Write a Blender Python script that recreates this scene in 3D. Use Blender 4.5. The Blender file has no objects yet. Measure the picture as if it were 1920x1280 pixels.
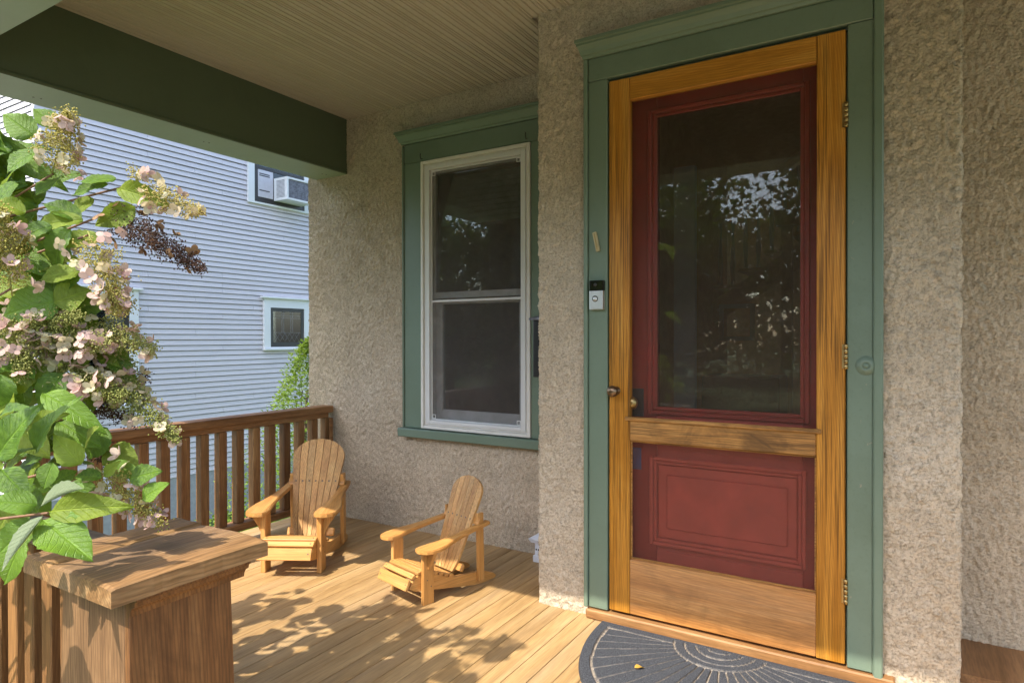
import bpy, bmesh, math, random
import numpy as np
from mathutils import Vector, Matrix, Euler
R = math.radians
rnd = random.Random(7)
sc = bpy.context.scene
COL = sc.collection

# ------------------------------------------------------------------ camera, sky, sun, exposure
CAM_H = 1.145
cam_d = bpy.data.cameras.new('camera')
cam = bpy.data.objects.new('camera', cam_d); COL.objects.link(cam)
YAW, PITCH, ROLL = R(31.233), R(-0.315), R(-0.077)
FPX = 1208.26                                     # focal length in pixels of the 1920 px photograph
cam.location = (0, 0, CAM_H)
cam.matrix_world = (Matrix.Translation((0, 0, CAM_H)) @ Matrix.Rotation(YAW, 4, 'Z') @
                    Matrix.Rotation(math.pi/2 + PITCH, 4, 'X') @ Matrix.Rotation(ROLL, 4, 'Z'))
cam_d.sensor_width = 36; cam_d.lens = FPX/1920*36
cam_d.clip_start = 0.02; cam_d.clip_end = 600
sc.camera = cam

SUN_DIR = Vector((0.16, 1.0, -1.235)).normalized()          # the way the light travels
world = bpy.data.worlds.new('World'); sc.world = world; world.use_nodes = True
nt = world.node_tree
bg = nt.nodes['Background']
sky = nt.nodes.new('ShaderNodeTexSky'); sky.sky_type = 'NISHITA'; sky.sun_disc = False
sky.sun_elevation = math.asin(-SUN_DIR.z); sky.sun_rotation = math.pi + math.atan2(0.16, 1.0)
sky.air_density = 1.0; sky.dust_density = 2.0; sky.ozone_density = 1.0
nt.links.new(sky.outputs[0], bg.inputs[0]); bg.inputs[1].default_value = 0.15
sun_d = bpy.data.lights.new('sun', 'SUN'); sun_d.energy = 2.0; sun_d.angle = R(0.53); sun_d.color = (1.0, 0.93, 0.82)
sun = bpy.data.objects.new('sun', sun_d); COL.objects.link(sun)
sun.location = (-2, -10, 14)
sun.rotation_euler = SUN_DIR.to_track_quat('-Z', 'Y').to_euler()
sc.view_settings.view_transform = 'Standard'; sc.view_settings.look = 'None'
sc.view_settings.gamma = 1; sc.view_settings.use_curve_mapping = False
sc.view_settings.exposure = 1.98

# ------------------------------------------------------------------ helpers
FW = Vector((-math.sin(YAW)*math.cos(PITCH), math.cos(YAW)*math.cos(PITCH), math.sin(PITCH)))
RT = Vector((math.cos(YAW), math.sin(YAW), 0)); UP = RT.cross(FW)
def at(px, py, d):
    """world point seen in the photograph at px, py and at the distance d along the view axis"""
    return Vector((0, 0, CAM_H)) + (FW + RT*((px-960)/FPX) - UP*((py-640)/FPX))*d

BASE = {}
def thing(name, label, cat, loc=(0, 0, 0), group=None, kind=None):
    o = bpy.data.objects.new(name, None); COL.objects.link(o)
    o.location = loc; BASE[o.name] = Vector(loc)
    o.empty_display_size = .1
    if label: o['label'] = label
    if cat: o['category'] = cat
    if group: o['group'] = group
    if kind: o['kind'] = kind
    return o
def tag(o, label, cat, group=None):
    o['label'] = label; o['category'] = cat
    if group: o['group'] = group
    return o
def link(name, me, parent=None, mats=None, label=None, kind=None):
    """mesh in world coordinates -> object, kept in place under its parent"""
    o = bpy.data.objects.new(name, me); COL.objects.link(o)
    if mats is not None and len(me.materials) == 0:
        for m in (mats if isinstance(mats, (list, tuple)) else [mats]): me.materials.append(m)
    if parent is not None:
        o.parent = parent
        if parent.name in BASE: o.matrix_parent_inverse = Matrix.Translation(-BASE[parent.name])
    if label: o['label'] = label
    if kind: o['kind'] = kind
    return o
def sub(name, me, parent, mats=None, label=None, kind=None):
    """child of a mesh part whose own matrix is the identity (coordinates stay world)"""
    o = bpy.data.objects.new(name, me); COL.objects.link(o)
    if mats is not None and len(me.materials) == 0:
        for m in (mats if isinstance(mats, (list, tuple)) else [mats]): me.materials.append(m)
    o.parent = parent
    if label: o['label'] = label
    if kind: o['kind'] = kind
    return o
def bm_mesh(bm, name='mesh', smooth=False):
    me = bpy.data.meshes.new(name); bm.to_mesh(me); bm.free()
    if smooth:
        for p in me.polygons: p.use_smooth = True
    return me
def add_box(bm, x0, x1, y0, y1, z0, z1, mat=0, M=None):
    vs = [bm.verts.new(v) for v in ((x0,y0,z0),(x1,y0,z0),(x1,y1,z0),(x0,y1,z0),(x0,y0,z1),(x1,y0,z1),(x1,y1,z1),(x0,y1,z1))]
    if M is not None:
        for v in vs: v.co = M @ v.co
    for f in ((0,3,2,1),(4,5,6,7),(0,1,5,4),(1,2,6,5),(2,3,7,6),(3,0,4,7)):
        bm.faces.new([vs[i] for i in f]).material_index = mat
    return vs
def box_me(x0, x1, y0, y1, z0, z1, bevel=0.002, name='box', seg=1):
    bm = bmesh.new(); add_box(bm, x0, x1, y0, y1, z0, z1)
    if bevel: bmesh.ops.bevel(bm, geom=bm.edges[:], offset=bevel, segments=seg, profile=.6, affect='EDGES')
    return bm_mesh(bm, name)
def add_prism(bm, pts, fa, a, b, mat=0):
    """extrude polygon pts from a to b; fa(p, q, t) -> 3D"""
    v0 = [bm.verts.new(fa(p[0], p[1], a)) for p in pts]; v1 = [bm.verts.new(fa(p[0], p[1], b)) for p in pts]
    n = len(pts)
    bm.faces.new(v0[::-1]).material_index = mat; bm.faces.new(v1).material_index = mat
    for i in range(n):
        bm.faces.new((v0[i], v0[(i+1) % n], v1[(i+1) % n], v1[i])).material_index = mat
def prism_me(pts, fa, a, b, bevel=0, name='prism'):
    bm = bmesh.new(); add_prism(bm, pts, fa, a, b)
    if bevel: bmesh.ops.bevel(bm, geom=bm.edges[:], offset=bevel, segments=1, affect='EDGES')
    bmesh.ops.recalc_face_normals(bm, faces=bm.faces[:])
    return bm_mesh(bm, name)
AX = {'x': lambda p, q, t: (t, p, q), 'y': lambda p, q, t: (p, t, q), 'z': lambda p, q, t: (p, q, t)}
def add_tube(bm, pts, rad, n=8, mat=0, cap=True):
    pts = [Vector(p) for p in pts]
    rs = rad if isinstance(rad, (list, tuple)) else [rad]*len(pts)
    rings = []
    t0 = (pts[1]-pts[0]).normalized()
    u = t0.orthogonal().normalized()
    for i, p in enumerate(pts):
        t = (pts[min(i+1, len(pts)-1)] - pts[max(i-1, 0)]).normalized()
        u = (u - t*u.dot(t)).normalized(); w = t.cross(u)
        rings.append([bm.verts.new(p + (u*math.cos(2*math.pi*k/n) + w*math.sin(2*math.pi*k/n))*rs[i]) for k in range(n)])
    for a, b in zip(rings, rings[1:]):
        for k in range(n):
            f = bm.faces.new((a[k], a[(k+1) % n], b[(k+1) % n], b[k])); f.material_index = mat; f.smooth = True
    if cap:
        bm.faces.new(rings[0][::-1]).material_index = mat; bm.faces.new(rings[-1]).material_index = mat
def add_lathe(bm, prof, M, n=20, mat=0):
    """prof: (radius, height) pairs turned about local z, moved by M"""
    rings = []
    for r_, h in prof:
        rings.append([bm.verts.new(M @ Vector((r_*math.cos(2*math.pi*k/n), r_*math.sin(2*math.pi*k/n), h))) for k in range(n)])
    for a, b in zip(rings, rings[1:]):
        for k in range(n):
            f = bm.faces.new((a[k], a[(k+1) % n], b[(k+1) % n], b[k])); f.material_index = mat; f.smooth = True
    bm.faces.new(rings[0][::-1]).material_index = mat; bm.faces.new(rings[-1]).material_index = mat
def mesh_np(name, V, F, smooth=True, uv=None):
    """numpy verts (n,3), faces (m,4 or 3)"""
    me = bpy.data.meshes.new(name)
    V = np.asarray(V, dtype=np.float32); F = np.asarray(F, dtype=np.int32)
    k = F.shape[1]
    me.vertices.add(len(V)); me.vertices.foreach_set('co', V.ravel())
    me.loops.add(F.size); me.loops.foreach_set('vertex_index', F.ravel())
    me.polygons.add(len(F)); me.polygons.foreach_set('loop_start', np.arange(0, F.size, k, dtype=np.int32))
    try: me.polygons.foreach_set('loop_total', np.full(len(F), k, dtype=np.int32))
    except Exception: pass
    me.polygons.foreach_set('use_smooth', np.full(len(F), smooth))
    if uv is not None:
        l = me.uv_layers.new(name='UVMap'); l.data.foreach_set('uv', np.asarray(uv, dtype=np.float32)[F.ravel()].ravel())
    me.update(calc_edges=True); me.validate()
    return me

# ------------------------------------------------------------------ materials
def newmat(name):
    m = bpy.data.materials.new(name); m.use_nodes = True
    n = m.node_tree; b = n.nodes['Principled BSDF']
    return m, n, b
def N(n, t, **kw):
    x = n.nodes.new(t)
    for k, v in kw.items(): setattr(x, k, v)
    return x
def coords(n, scale=(1, 1, 1), rand=True, kind='Object', rot=(0, 0, 0)):
    tc = N(n, 'ShaderNodeTexCoord'); mp = N(n, 'ShaderNodeMapping')
    mp.inputs['Scale'].default_value = scale; mp.inputs['Rotation'].default_value = rot
    if rand:
        oi = N(n, 'ShaderNodeObjectInfo'); va = N(n, 'ShaderNodeVectorMath', operation='MULTIPLY_ADD')
        cx = N(n, 'ShaderNodeCombineXYZ')
        for i in range(3): n.links.new(oi.outputs['Random'], cx.inputs[i])
        va.inputs[1].default_value = (37.1, 23.7, 51.3)
        n.links.new(cx.outputs[0], va.inputs[0]); n.links.new(tc.outputs[kind], va.inputs[2]); n.links.new(va.outputs[0], mp.inputs[0])
    else: n.links.new(tc.outputs[kind], mp.inputs[0])
    return mp.outputs[0]
def noise(n, vec, scale, detail=4, rough=.55, dist=0.0):
    x = N(n, 'ShaderNodeTexNoise'); x.inputs['Scale'].default_value = scale; x.inputs['Detail'].default_value = detail
    x.inputs['Roughness'].default_value = rough; x.inputs['Distortion'].default_value = dist
    n.links.new(vec, x.inputs['Vector']); return x.outputs['Fac']
def ramp(n, fac, stops, interp='LINEAR'):
    x = N(n, 'ShaderNodeValToRGB'); cr = x.color_ramp; cr.interpolation = interp
    while len(cr.elements) > 1: cr.elements.remove(cr.elements[-1])
    for i, (p, c) in enumerate(stops):
        e = cr.elements[0] if i == 0 else cr.elements.new(p)
        e.position = p; e.color = (c[0], c[1], c[2], 1) if not isinstance(c, (int, float)) else (c, c, c, 1)
    n.links.new(fac, x.inputs[0]); return x.outputs[0]
def mix(n, fac, a, b, mode='MIX'):
    x = N(n, 'ShaderNodeMix', data_type='RGBA', blend_type=mode)
    for s, v in ((x.inputs[0], fac), (x.inputs[6], a), (x.inputs[7], b)):
        if isinstance(v, (int, float)): s.default_value = v
        elif isinstance(v, tuple): s.default_value = (*v, 1)
        else: n.links.new(v, s)
    return x.outputs[2]
def math_(n, op, a, b=0.0):
    x = N(n, 'ShaderNodeMath', operation=op)
    for s, v in ((x.inputs[0], a), (x.inputs[1], b)):
        if isinstance(v, (int, float)): s.default_value = v
        else: n.links.new(v, s)
    return x.outputs[0]
def bump(n, b, h, strength=.3, dist=.002):
    x = N(n, 'ShaderNodeBump'); x.inputs['Strength'].default_value = strength; x.inputs['Distance'].default_value = dist
    n.links.new(h, x.inputs['Height']); n.links.new(x.outputs[0], b.inputs['Normal'])
def objrand(n):
    return N(n, 'ShaderNodeObjectInfo').outputs['Random']

def wood(name, axis, dark, mid, light, rough=.55, fine=160, vary=.25, streak=.5, bumpy=.3, knots=0.0, grey=0.0, pores=0.0, grime=0.0, rings=0.0, ringscale=26):
    m, n, b = newmat(name)
    s = [1.0, 1.0, 1.0]; s['xyz'.index(axis)] = .07
    v = coords(n, tuple(s)); pore_scale = 130
    g1 = noise(n, v, 16, 5, .6, 1.1)                      # broad figure
    g2 = noise(n, v, fine, 3, .6, .2)                     # fine fibres
    c = ramp(n, g1, [(.30, dark), (.5, mid), (.72, light)])
    f = ramp(n, g2, [(.35, .45), (.6, 1.0)])
    c = mix(n, streak, c, mix(n, 1.0, c, f, 'MULTIPLY'))
    if rings:
        wv = N(n, 'ShaderNodeTexWave', wave_type='BANDS', bands_direction='DIAGONAL'); n.links.new(v, wv.inputs['Vector'])
        wv.inputs['Scale'].default_value = ringscale; wv.inputs['Distortion'].default_value = 7.0; wv.inputs['Detail'].default_value = 2.0
        wv.inputs['Detail Scale'].default_value = .35; wv.inputs['Detail Roughness'].default_value = .45
        rg = ramp(n, wv.outputs['Fac'], [(.0, 1.0), (.22, .55), (.6, .0)])
        c = mix(n, math_(n, 'MULTIPLY', rg, rings), c, tuple(x*.62 for x in dark))
    if pores:
        s2 = [1.0, 1.0, 1.0]; s2['xyz'.index(axis)] = .012
        v3 = coords(n, tuple(s2)); pz = noise(n, v3, 230, 3, .55, .15)
        reg = ramp(n, noise(n, v, 9, 2, .5, .8), [(.35, .15), (.65, 1.0)])
        pm = mix(n, 1.0, ramp(n, pz, [(.48, 0.0), (.62, 1.0)]), reg, 'MULTIPLY')
        c = mix(n, math_(n, 'MULTIPLY', pm, pores), c, tuple(x*.28 for x in dark))
    if grime:
        v4 = coords(n, (1, 1, 1)); gz = ramp(n, noise(n, v4, 5.5, 5, .65, .6), [(.52, 0.0), (.75, 1.0)])
        c = mix(n, math_(n, 'MULTIPLY', gz, grime), c, tuple(x*.35 for x in dark))
    if grey:
        v4 = coords(n, tuple(s)); gz = ramp(n, noise(n, v4, 3.0, 4, .6, .5), [(.45, 0.0), (.7, 1.0)])
        c = mix(n, math_(n, 'MULTIPLY', gz, grey), c, (.30, .26, .21))
    if knots:
        v5 = coords(n, tuple(.55 if k == 'xyz'.index(axis) else 1.0 for k in range(3)))
        vo = N(n, 'ShaderNodeTexVoronoi'); vo.inputs['Scale'].default_value = 4.5; n.links.new(v5, vo.inputs['Vector'])
        kz = ramp(n, vo.outputs['Distance'], [(.03, 1.0), (.09, 0.0)])
        c = mix(n, math_(n, 'MULTIPLY', kz, knots), c, tuple(x*.35 for x in dark))
    rv = math_(n, 'ADD', math_(n, 'MULTIPLY', objrand(n), vary), 1 - vary/2)
    hs = N(n, 'ShaderNodeHueSaturation'); n.links.new(c, hs.inputs['Color']); n.links.new(rv, hs.inputs['Value'])
    n.links.new(hs.outputs[0], b.inputs['Base Color'])
    b.inputs['Roughness'].default_value = rough
    b.inputs['Specular IOR Level'].default_value = .35
    bump(n, b, mix(n, .5, g1, g2), bumpy, .0015)
    return m
def paint(name, col, rough=.5, vary=.06, chips=0.0, dirt=.25, dirtcol=None, bumpy=.12, spec=.4):
    m, n, b = newmat(name)
    v = coords(n, (1, 1, 1))
    d = dirtcol or tuple(x*.45 for x in col)
    c = mix(n, math_(n, 'MULTIPLY', ramp(n, noise(n, v, 4, 6, .65, .4), [(.45, 0.0), (.8, 1.0)]), dirt), col, d)
    c = mix(n, math_(n, 'MULTIPLY', ramp(n, noise(n, v, 60, 4, .7), [(.55, 0.0), (.75, 1.0)]), dirt*.6), c, d)
    if chips:
        c = mix(n, math_(n, 'MULTIPLY', ramp(n, noise(n, v, 35, 3, .6, .2), [(.70, 0.0), (.72, 1.0)]), chips), c, (.35, .28, .2))
    rv = math_(n, 'ADD', math_(n, 'MULTIPLY', objrand(n), vary), 1 - vary/2)
    hs = N(n, 'ShaderNodeHueSaturation'); n.links.new(c, hs.inputs['Color']); n.links.new(rv, hs.inputs['Value'])
    n.links.new(hs.outputs[0], b.inputs['Base Color'])
    b.inputs['Roughness'].default_value = rough; b.inputs['Specular IOR Level'].default_value = spec
    bump(n, b, noise(n, coords(n, (1, 1, .35)), 140, 4, .6), bumpy, .001)
    return m
def plain(name, col, rough=.5, metal=0.0, spec=.5, bumpy=0.0, bscale=200, var=.15):
    m, n, b = newmat(name)
    v = coords(n, (1, 1, 1))
    c = mix(n, ramp(n, noise(n, v, 20, 4, .6), [(.35, 0.0), (.7, 1.0)]), tuple(x*(1-var) for x in col), tuple(min(1, x*(1+var)) for x in col))
    n.links.new(c, b.inputs['Base Color'])
    b.inputs['Roughness'].default_value = rough; b.inputs['Metallic'].default_value = metal
    b.inputs['Specular IOR Level'].default_value = spec
    if bumpy: bump(n, b, noise(n, v, bscale, 3, .6), bumpy, .001)
    return m

GREEN = (.145, .198, .142)
M = {}
M['green'] = paint('green_trim_paint', GREEN, .42, .06, 0, .22, (.07, .10, .05))
M['green_worn'] = paint('green_trim_paint_chipped', GREEN, .45, .06, .5, .35, (.06, .08, .04))
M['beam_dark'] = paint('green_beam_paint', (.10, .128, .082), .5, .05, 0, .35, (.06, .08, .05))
M['beam_lit_under'] = paint('green_beam_paint_lit_under', (.30, .36, .28), .5, .05, .35, .3, (.2, .2, .14))  # beam green made paler for undersides, painting in the light on them
M['ceiling'] = paint('cream_beadboard_paint', (.45, .41, .34), .5, .05, 0, .15, (.26, .19, .12))
M['white_trim'] = paint('cream_window_paint', (.66, .64, .58), .45, .04, 0, .3, (.33, .27, .19))
M['vinyl'] = paint('grey_white_sash_vinyl', (.62, .62, .60), .35, .02, 0, .15, (.4, .38, .33))
M['white_house'] = paint('white_house_trim', (.78, .80, .82), .5, .03, 0, .1, (.5, .5, .5))
M['siding'] = paint('pale_blue_grey_siding', (.64, .61, .645), .5, .06, 0, .2, (.46, .45, .49), .2)
M['dark_frame'] = plain('dark_bronze_frame', (.03, .028, .028), .4)
M['red'] = paint('dark_red_door_paint', (.25, .022, .014), .42, .03, 0, .3, (.11, .018, .016), .15)
M['red_low'] = paint('hazed_red_panel_paint', (.40, .060, .038), .5, .03, 0, .14, (.17, .05, .045), .15)  # lower door red lightened: light and haze of the screen painted in
OAK = ((.37, .145, .012), (.50, .215, .026), (.60, .30, .055))
M['oak_z'] = wood('varnished_oak_upright', 'z', *OAK, rough=.38, fine=200, vary=.08, pores=.95, grime=.25, streak=.3, rings=.4, ringscale=85)
M['oak_x'] = wood('varnished_oak_rail', 'x', *OAK, rough=.38, fine=230, vary=.08, pores=.35, grime=.2, streak=.35, rings=.3, ringscale=70)
M['oak_mid'] = wood('weathered_oak_lock_rail', 'x', (.25, .12, .032), (.42, .20, .05), (.52, .28, .085), rough=.6, fine=200, vary=.05, pores=1.0, grime=1.0, streak=.7)
M['oak_low'] = wood('bleached_oak_bottom_rail', 'x', (.38, .155, .035), (.52, .225, .055), (.60, .30, .095), rough=.6, fine=200, vary=.05, pores=.45, grime=.45, grey=.2, rings=.3, ringscale=55)
M['sill_wood'] = wood('stained_threshold_wood', 'x', (.20, .095, .035), (.30, .145, .05), (.38, .21, .085), rough=.55, vary=.1, grime=.5)
M['deck'] = wood('deck_board_stain', 'y', (.34, .20, .078), (.44, .275, .115), (.51, .34, .16), rough=.5, fine=140, vary=.2, streak=.4, grey=.2, rings=.16, ringscale=75, bumpy=.25, grime=.12)
M['rail_y'] = wood('brown_rail_stain_long', 'y', (.17, .075, .026), (.28, .135, .05), (.37, .20, .085), rough=.55, vary=.15, streak=.6, grime=.3)
M['rail_x'] = wood('brown_rail_stain_front', 'x', (.15, .10, .065), (.22, .155, .10), (.30, .23, .16), rough=.65, vary=.1, streak=.7)
M['baluster'] = wood('brown_baluster_stain', 'z', (.17, .073, .026), (.28, .135, .048), (.37, .21, .085), rough=.55, vary=.4, streak=.6, knots=.5, grime=.3, rings=.4, ringscale=70)
M['cap'] = wood('weathered_cap_board', 'y', (.19, .095, .034), (.31, .17, .068), (.40, .245, .11), rough=.6, fine=110, vary=.12, streak=.7, grey=.3, knots=.7, grime=.4, bumpy=.6, rings=.45, ringscale=60)
M['newel'] = wood('cedar_newel_panel', 'z', (.13, .055, .018), (.21, .092, .030), (.28, .135, .048), rough=.6, fine=180, vary=.1, streak=.6, knots=.5, grime=.5, bumpy=.5, rings=.45, ringscale=75)
M['newel_grey'] = wood('weathered_newel_panel', 'z', (.14, .072, .032), (.23, .125, .055), (.31, .18, .085), rough=.65, fine=180, vary=.1, streak=.6, knots=.8, grime=.4, bumpy=.5, rings=.45, ringscale=65)
CH = ((.46, .205, .050), (.58, .285, .080), (.66, .37, .13))
for a in 'xyz':
    M['chair_'+a] = wood('honey_chair_wood_'+a, a, *CH, rough=.42, fine=170, vary=.16, streak=.3, pores=.25, knots=.35, bumpy=.2, rings=.22, ringscale=80)
M['back_slat'] = wood('honey_chair_back_wood', 'z', (.44, .215, .07), (.58, .32, .105), (.66, .41, .16), rough=.5, fine=170, vary=.34, streak=.4, pores=.45, bumpy=.2, rings=.35, ringscale=75)
M['light_strip'] = plain('pale_light_strip_paint', (.55, .56, .58), .5, var=.04)  # colour of the added hall panel that stands for a light strip
M['screw'] = plain('zinc_screw', (.10, .085, .07), .5, .5)
M['brass'] = plain('aged_brass', (.42, .29, .12), .38, 1.0, var=.3)
M['bronze'] = plain('worn_bronze_knob', (.20, .13, .08), .33, .9, var=.35)
M['black_metal'] = plain('black_painted_metal', (.02, .02, .022), .35)
M['hall_wall'] = plain('brown_hall_plaster', (.62, .40, .22), .8)
M['hall_wood'] = plain('dark_hall_woodwork', (.50, .30, .15), .5)
M['hall_floor'] = wood('hall_floor_boards', 'y', (.16, .08, .03), (.24, .12, .05), (.3, .16, .07))
M['satin'] = plain('satin_nickel', (.60, .61, .61), .36, .85, var=.05)
M['gloss_black'] = plain('gloss_black_plastic', (.008, .008, .009), .08)
M['tape'] = plain('blue_tape', (.03, .07, .16), .7)
M['concrete'] = plain('pale_concrete', (.42, .41, .38), .85, bumpy=.4, bscale=60, var=.12)
M['foundation'] = plain('grey_foundation_block', (.36, .37, .39), .85, bumpy=.5, bscale=60, var=.12)
M['asphalt'] = plain('asphalt', (.05, .05, .052), .9, bumpy=.5, bscale=150)
M['blind'] = plain('cream_window_blind', (.66, .66, .55), .7)
M['ac_white'] = plain('white_appliance_shell', (.75, .77, .79), .45, var=.05)
M['ac_grille'] = plain('grey_condenser_fins', (.20, .20, .24), .5, .3, var=.5)
M['paper'] = plain('printed_filler_panel', (.60, .60, .66), .6, var=.05)
M['paper_dark'] = plain('dark_print', (.06, .06, .07), .6)
M['bark'] = plain('bark', (.11, .075, .05), .9, bumpy=.8, bscale=40, var=.4)
M['roof'] = plain('asphalt_shingle_roof', (.10, .10, .11), .9, bumpy=.6, bscale=60, var=.3)
M['mezuzah'] = plain('pale_gold_case', (.50, .42, .24), .45, .3, var=.2)
M['lantern'] = plain('white_lantern_metal', (.72, .75, .80), .4, var=.04)

def mat_stucco():
    m, n, b = newmat('rough_dash_stucco')
    v = coords(n, (1, 1, 1), rand=False)
    big = noise(n, v, 1.6, 5, .6, .4); med = noise(n, v, 14, 5, .65, .5); fine = noise(n, v, 120, 4, .8)
    c = ramp(n, big, [(.3, (.51, .415, .295)), (.55, (.57, .475, .35)), (.75, (.62, .53, .41))])
    c = mix(n, .6, c, mix(n, 1.0, c, ramp(n, med, [(.28, .72), (.55, 1.0)]), 'MULTIPLY'))
    c = mix(n, .8, c, mix(n, 1.0, c, ramp(n, fine, [(.36, .48), (.50, 1.0), (.7, 1.1)]), 'MULTIPLY'))
    vc = N(n, 'ShaderNodeTexVoronoi', feature='DISTANCE_TO_EDGE'); vc.inputs['Scale'].default_value = 3.3
    wv = N(n, 'ShaderNodeVectorMath', operation='ADD'); nz = N(n, 'ShaderNodeTexNoise'); nz.inputs['Scale'].default_value = 5; nz.inputs['Detail'].default_value = 6
    n.links.new(v, nz.inputs['Vector']); n.links.new(nz.outputs['Color'], wv.inputs[0]); n.links.new(v, wv.inputs[1]); n.links.new(wv.outputs[0], vc.inputs['Vector'])
    crk = math_(n, 'MULTIPLY', ramp(n, vc.outputs['Distance'], [(.0, 1.0), (.012, 0.0)]), ramp(n, noise(n, v, 2.3, 2, .5), [(.5, 0.0), (.62, 1.0)]))
    c = mix(n, math_(n, 'MULTIPLY', crk, .6), c, (.17, .12, .08))
    white = ramp(n, noise(n, v, 22, 3, .6, .3), [(.735, 0.0), (.76, 1.0)])
    c = mix(n, math_(n, 'MULTIPLY', white, .6), c, (.74, .70, .63))
    n.links.new(c, b.inputs['Base Color']); b.inputs['Roughness'].default_value = .92; b.inputs['Specular IOR Level'].default_value = .15
    bump(n, b, mix(n, .25, fine, med), .9, .004)
    return m
M['stucco'] = mat_stucco()
def mat_glass(name, tint=(.8, .85, .85), vis=.72):
    """window pane: clear glass seen straight through plus its mirror coat"""
    m = bpy.data.materials.new(name); m.use_nodes = True; n = m.node_tree; n.nodes.clear()
    out = N(n, 'ShaderNodeOutputMaterial'); mx = N(n, 'ShaderNodeMixShader'); tr = N(n, 'ShaderNodeBsdfTransparent'); gl = N(n, 'ShaderNodeBsdfGlossy')
    tr.inputs[0].default_value = (*tint, 1); gl.inputs['Roughness'].default_value = .012; gl.inputs[0].default_value = (1, 1, 1, 1)
    fr = N(n, 'ShaderNodeFresnel'); fr.inputs['IOR'].default_value = 1.6
    k = math_(n, 'ADD', math_(n, 'MULTIPLY', fr.outputs[0], 1.15), .0)
    nb = N(n, 'ShaderNodeBump'); nb.inputs['Strength'].default_value = .012; nb.inputs['Distance'].default_value = .01
    n.links.new(noise(n, coords(n), 2.2, 1, .5), nb.inputs['Height']); n.links.new(nb.outputs[0], gl.inputs['Normal'])
    n.links.new(k, mx.inputs[0]); n.links.new(tr.outputs[0], mx.inputs[1]); n.links.new(gl.outputs[0], mx.inputs[2]); n.links.new(mx.outputs[0], out.inputs[0])
    return m
M['glass'] = mat_glass('door_glass'); M['glass_far'] = mat_glass('far_window_glass', (.5, .55, .55))
def mat_screen(name, cover, col):
    m = bpy.data.materials.new(name); m.use_nodes = True; n = m.node_tree; n.nodes.clear()
    out = N(n, 'ShaderNodeOutputMaterial'); mx = N(n, 'ShaderNodeMixShader'); tr = N(n, 'ShaderNodeBsdfTransparent'); df = N(n, 'ShaderNodeBsdfDiffuse')
    df.inputs[0].default_value = (*col, 1)
    v = coords(n)
    cover_map = ramp(n, noise(n, v, 7, 5, .6, .5), [(.3, cover*.8), (.75, cover*1.25)])
    n.links.new(cover_map, mx.inputs[0]); n.links.new(tr.outputs[0], mx.inputs[1]); n.links.new(df.outputs[0], mx.inputs[2]); n.links.new(mx.outputs[0], out.inputs[0])
    return m
M['screen'] = mat_screen('insect_screen_mesh', .30, (.125, .11, .098))
M['screen_low'] = mat_screen('hazed_lower_insect_screen', .22, (.15, .075, .055))  # lower mesh tinted on its own to paint in the haze of light
M['screen_door'] = mat_screen('door_insect_screen_mesh', .17, (.11, .082, .06))
def leafmat(name, dark, light, under, trans=.35, rough=.42, spots=0.0):
    m, n, b = newmat(name)
    tc = N(n, 'ShaderNodeTexCoord'); sx = N(n, 'ShaderNodeSeparateXYZ'); n.links.new(tc.outputs['UV'], sx.inputs[0])
    u = math_(n, 'ABSOLUTE', math_(n, 'SUBTRACT', sx.outputs[0], .5)); t = sx.outputs[1]
    w = math_(n, 'FRACT', math_(n, 'MULTIPLY', math_(n, 'SUBTRACT', t, math_(n, 'MULTIPLY', u, .62)), 9.0))
    side = ramp(n, math_(n, 'ABSOLUTE', math_(n, 'SUBTRACT', w, .5)), [(0.0, 1.0), (.09, 0.0)])
    midr = ramp(n, u, [(0.0, 1.0), (.035, 0.0)])
    vein = math_(n, 'MAXIMUM', midr, math_(n, 'MULTIPLY', side, .7))
    v = coords(n)
    c = ramp(n, noise(n, v, 9, 4, .6), [(.3, dark), (.7, light)])
    oc = objrand(n); c = mix(n, ramp(n, oc, [(0.0, 0.0), (.35, .0), (1.0, .75)]), c, tuple(min(1, x*1.25) for x in light))
    c = mix(n, math_(n, 'MULTIPLY', vein, .45), c, tuple(min(1, x*1.6) for x in light))
    if spots:
        c = mix(n, math_(n, 'MULTIPLY', ramp(n, noise(n, v, 70, 3, .6), [(.62, 0.0), (.70, 1.0)]), spots), c, (.10, .055, .03))
    geo = N(n, 'ShaderNodeNewGeometry')
    c = mix(n, geo.outputs['Backfacing'], c, under)
    n.links.new(c, b.inputs['Base Color']); b.inputs['Roughness'].default_value = rough; b.inputs['Specular IOR Level'].default_value = .45
    h = math_(n, 'SUBTRACT', noise(n, v, 60, 3, .6), math_(n, 'MULTIPLY', vein, 1.0)); bump(n, b, h, .7, .0022)
    tl = N(n, 'ShaderNodeBsdfTranslucent'); ms = N(n, 'ShaderNodeMixShader'); ms.inputs[0].default_value = trans
    tcol = mix(n, .5, c, (.30, .42, .03)); n.links.new(tcol, tl.inputs[0])
    out = n.nodes['Material Output']
    n.links.new(b.outputs[0], ms.inputs[1]); n.links.new(tl.outputs[0], ms.inputs[2]); n.links.new(ms.outputs[0], out.inputs[0])
    return m
M['leaf'] = leafmat('hydrangea_leaf', (.035, .095, .010), (.14, .25, .026), (.17, .25, .06), .36, .34)
M['leaf_spot'] = leafmat('spotted_hydrangea_leaf', (.06, .13, .03), (.13, .22, .06), (.22, .27, .15), spots=.6)
M['box_leaf'] = leafmat('boxwood_leaf', (.08, .15, .010), (.20, .31, .03), (.18, .26, .04), .4, .4)
M['tree_leaf'] = leafmat('street_tree_leaf', (.035, .07, .015), (.08, .13, .03), (.08, .12, .04), .3, .5)
M['leaf_young'] = leafmat('young_hydrangea_leaf', (.16, .23, .018), (.26, .35, .045), (.24, .30, .07), .5)
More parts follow.
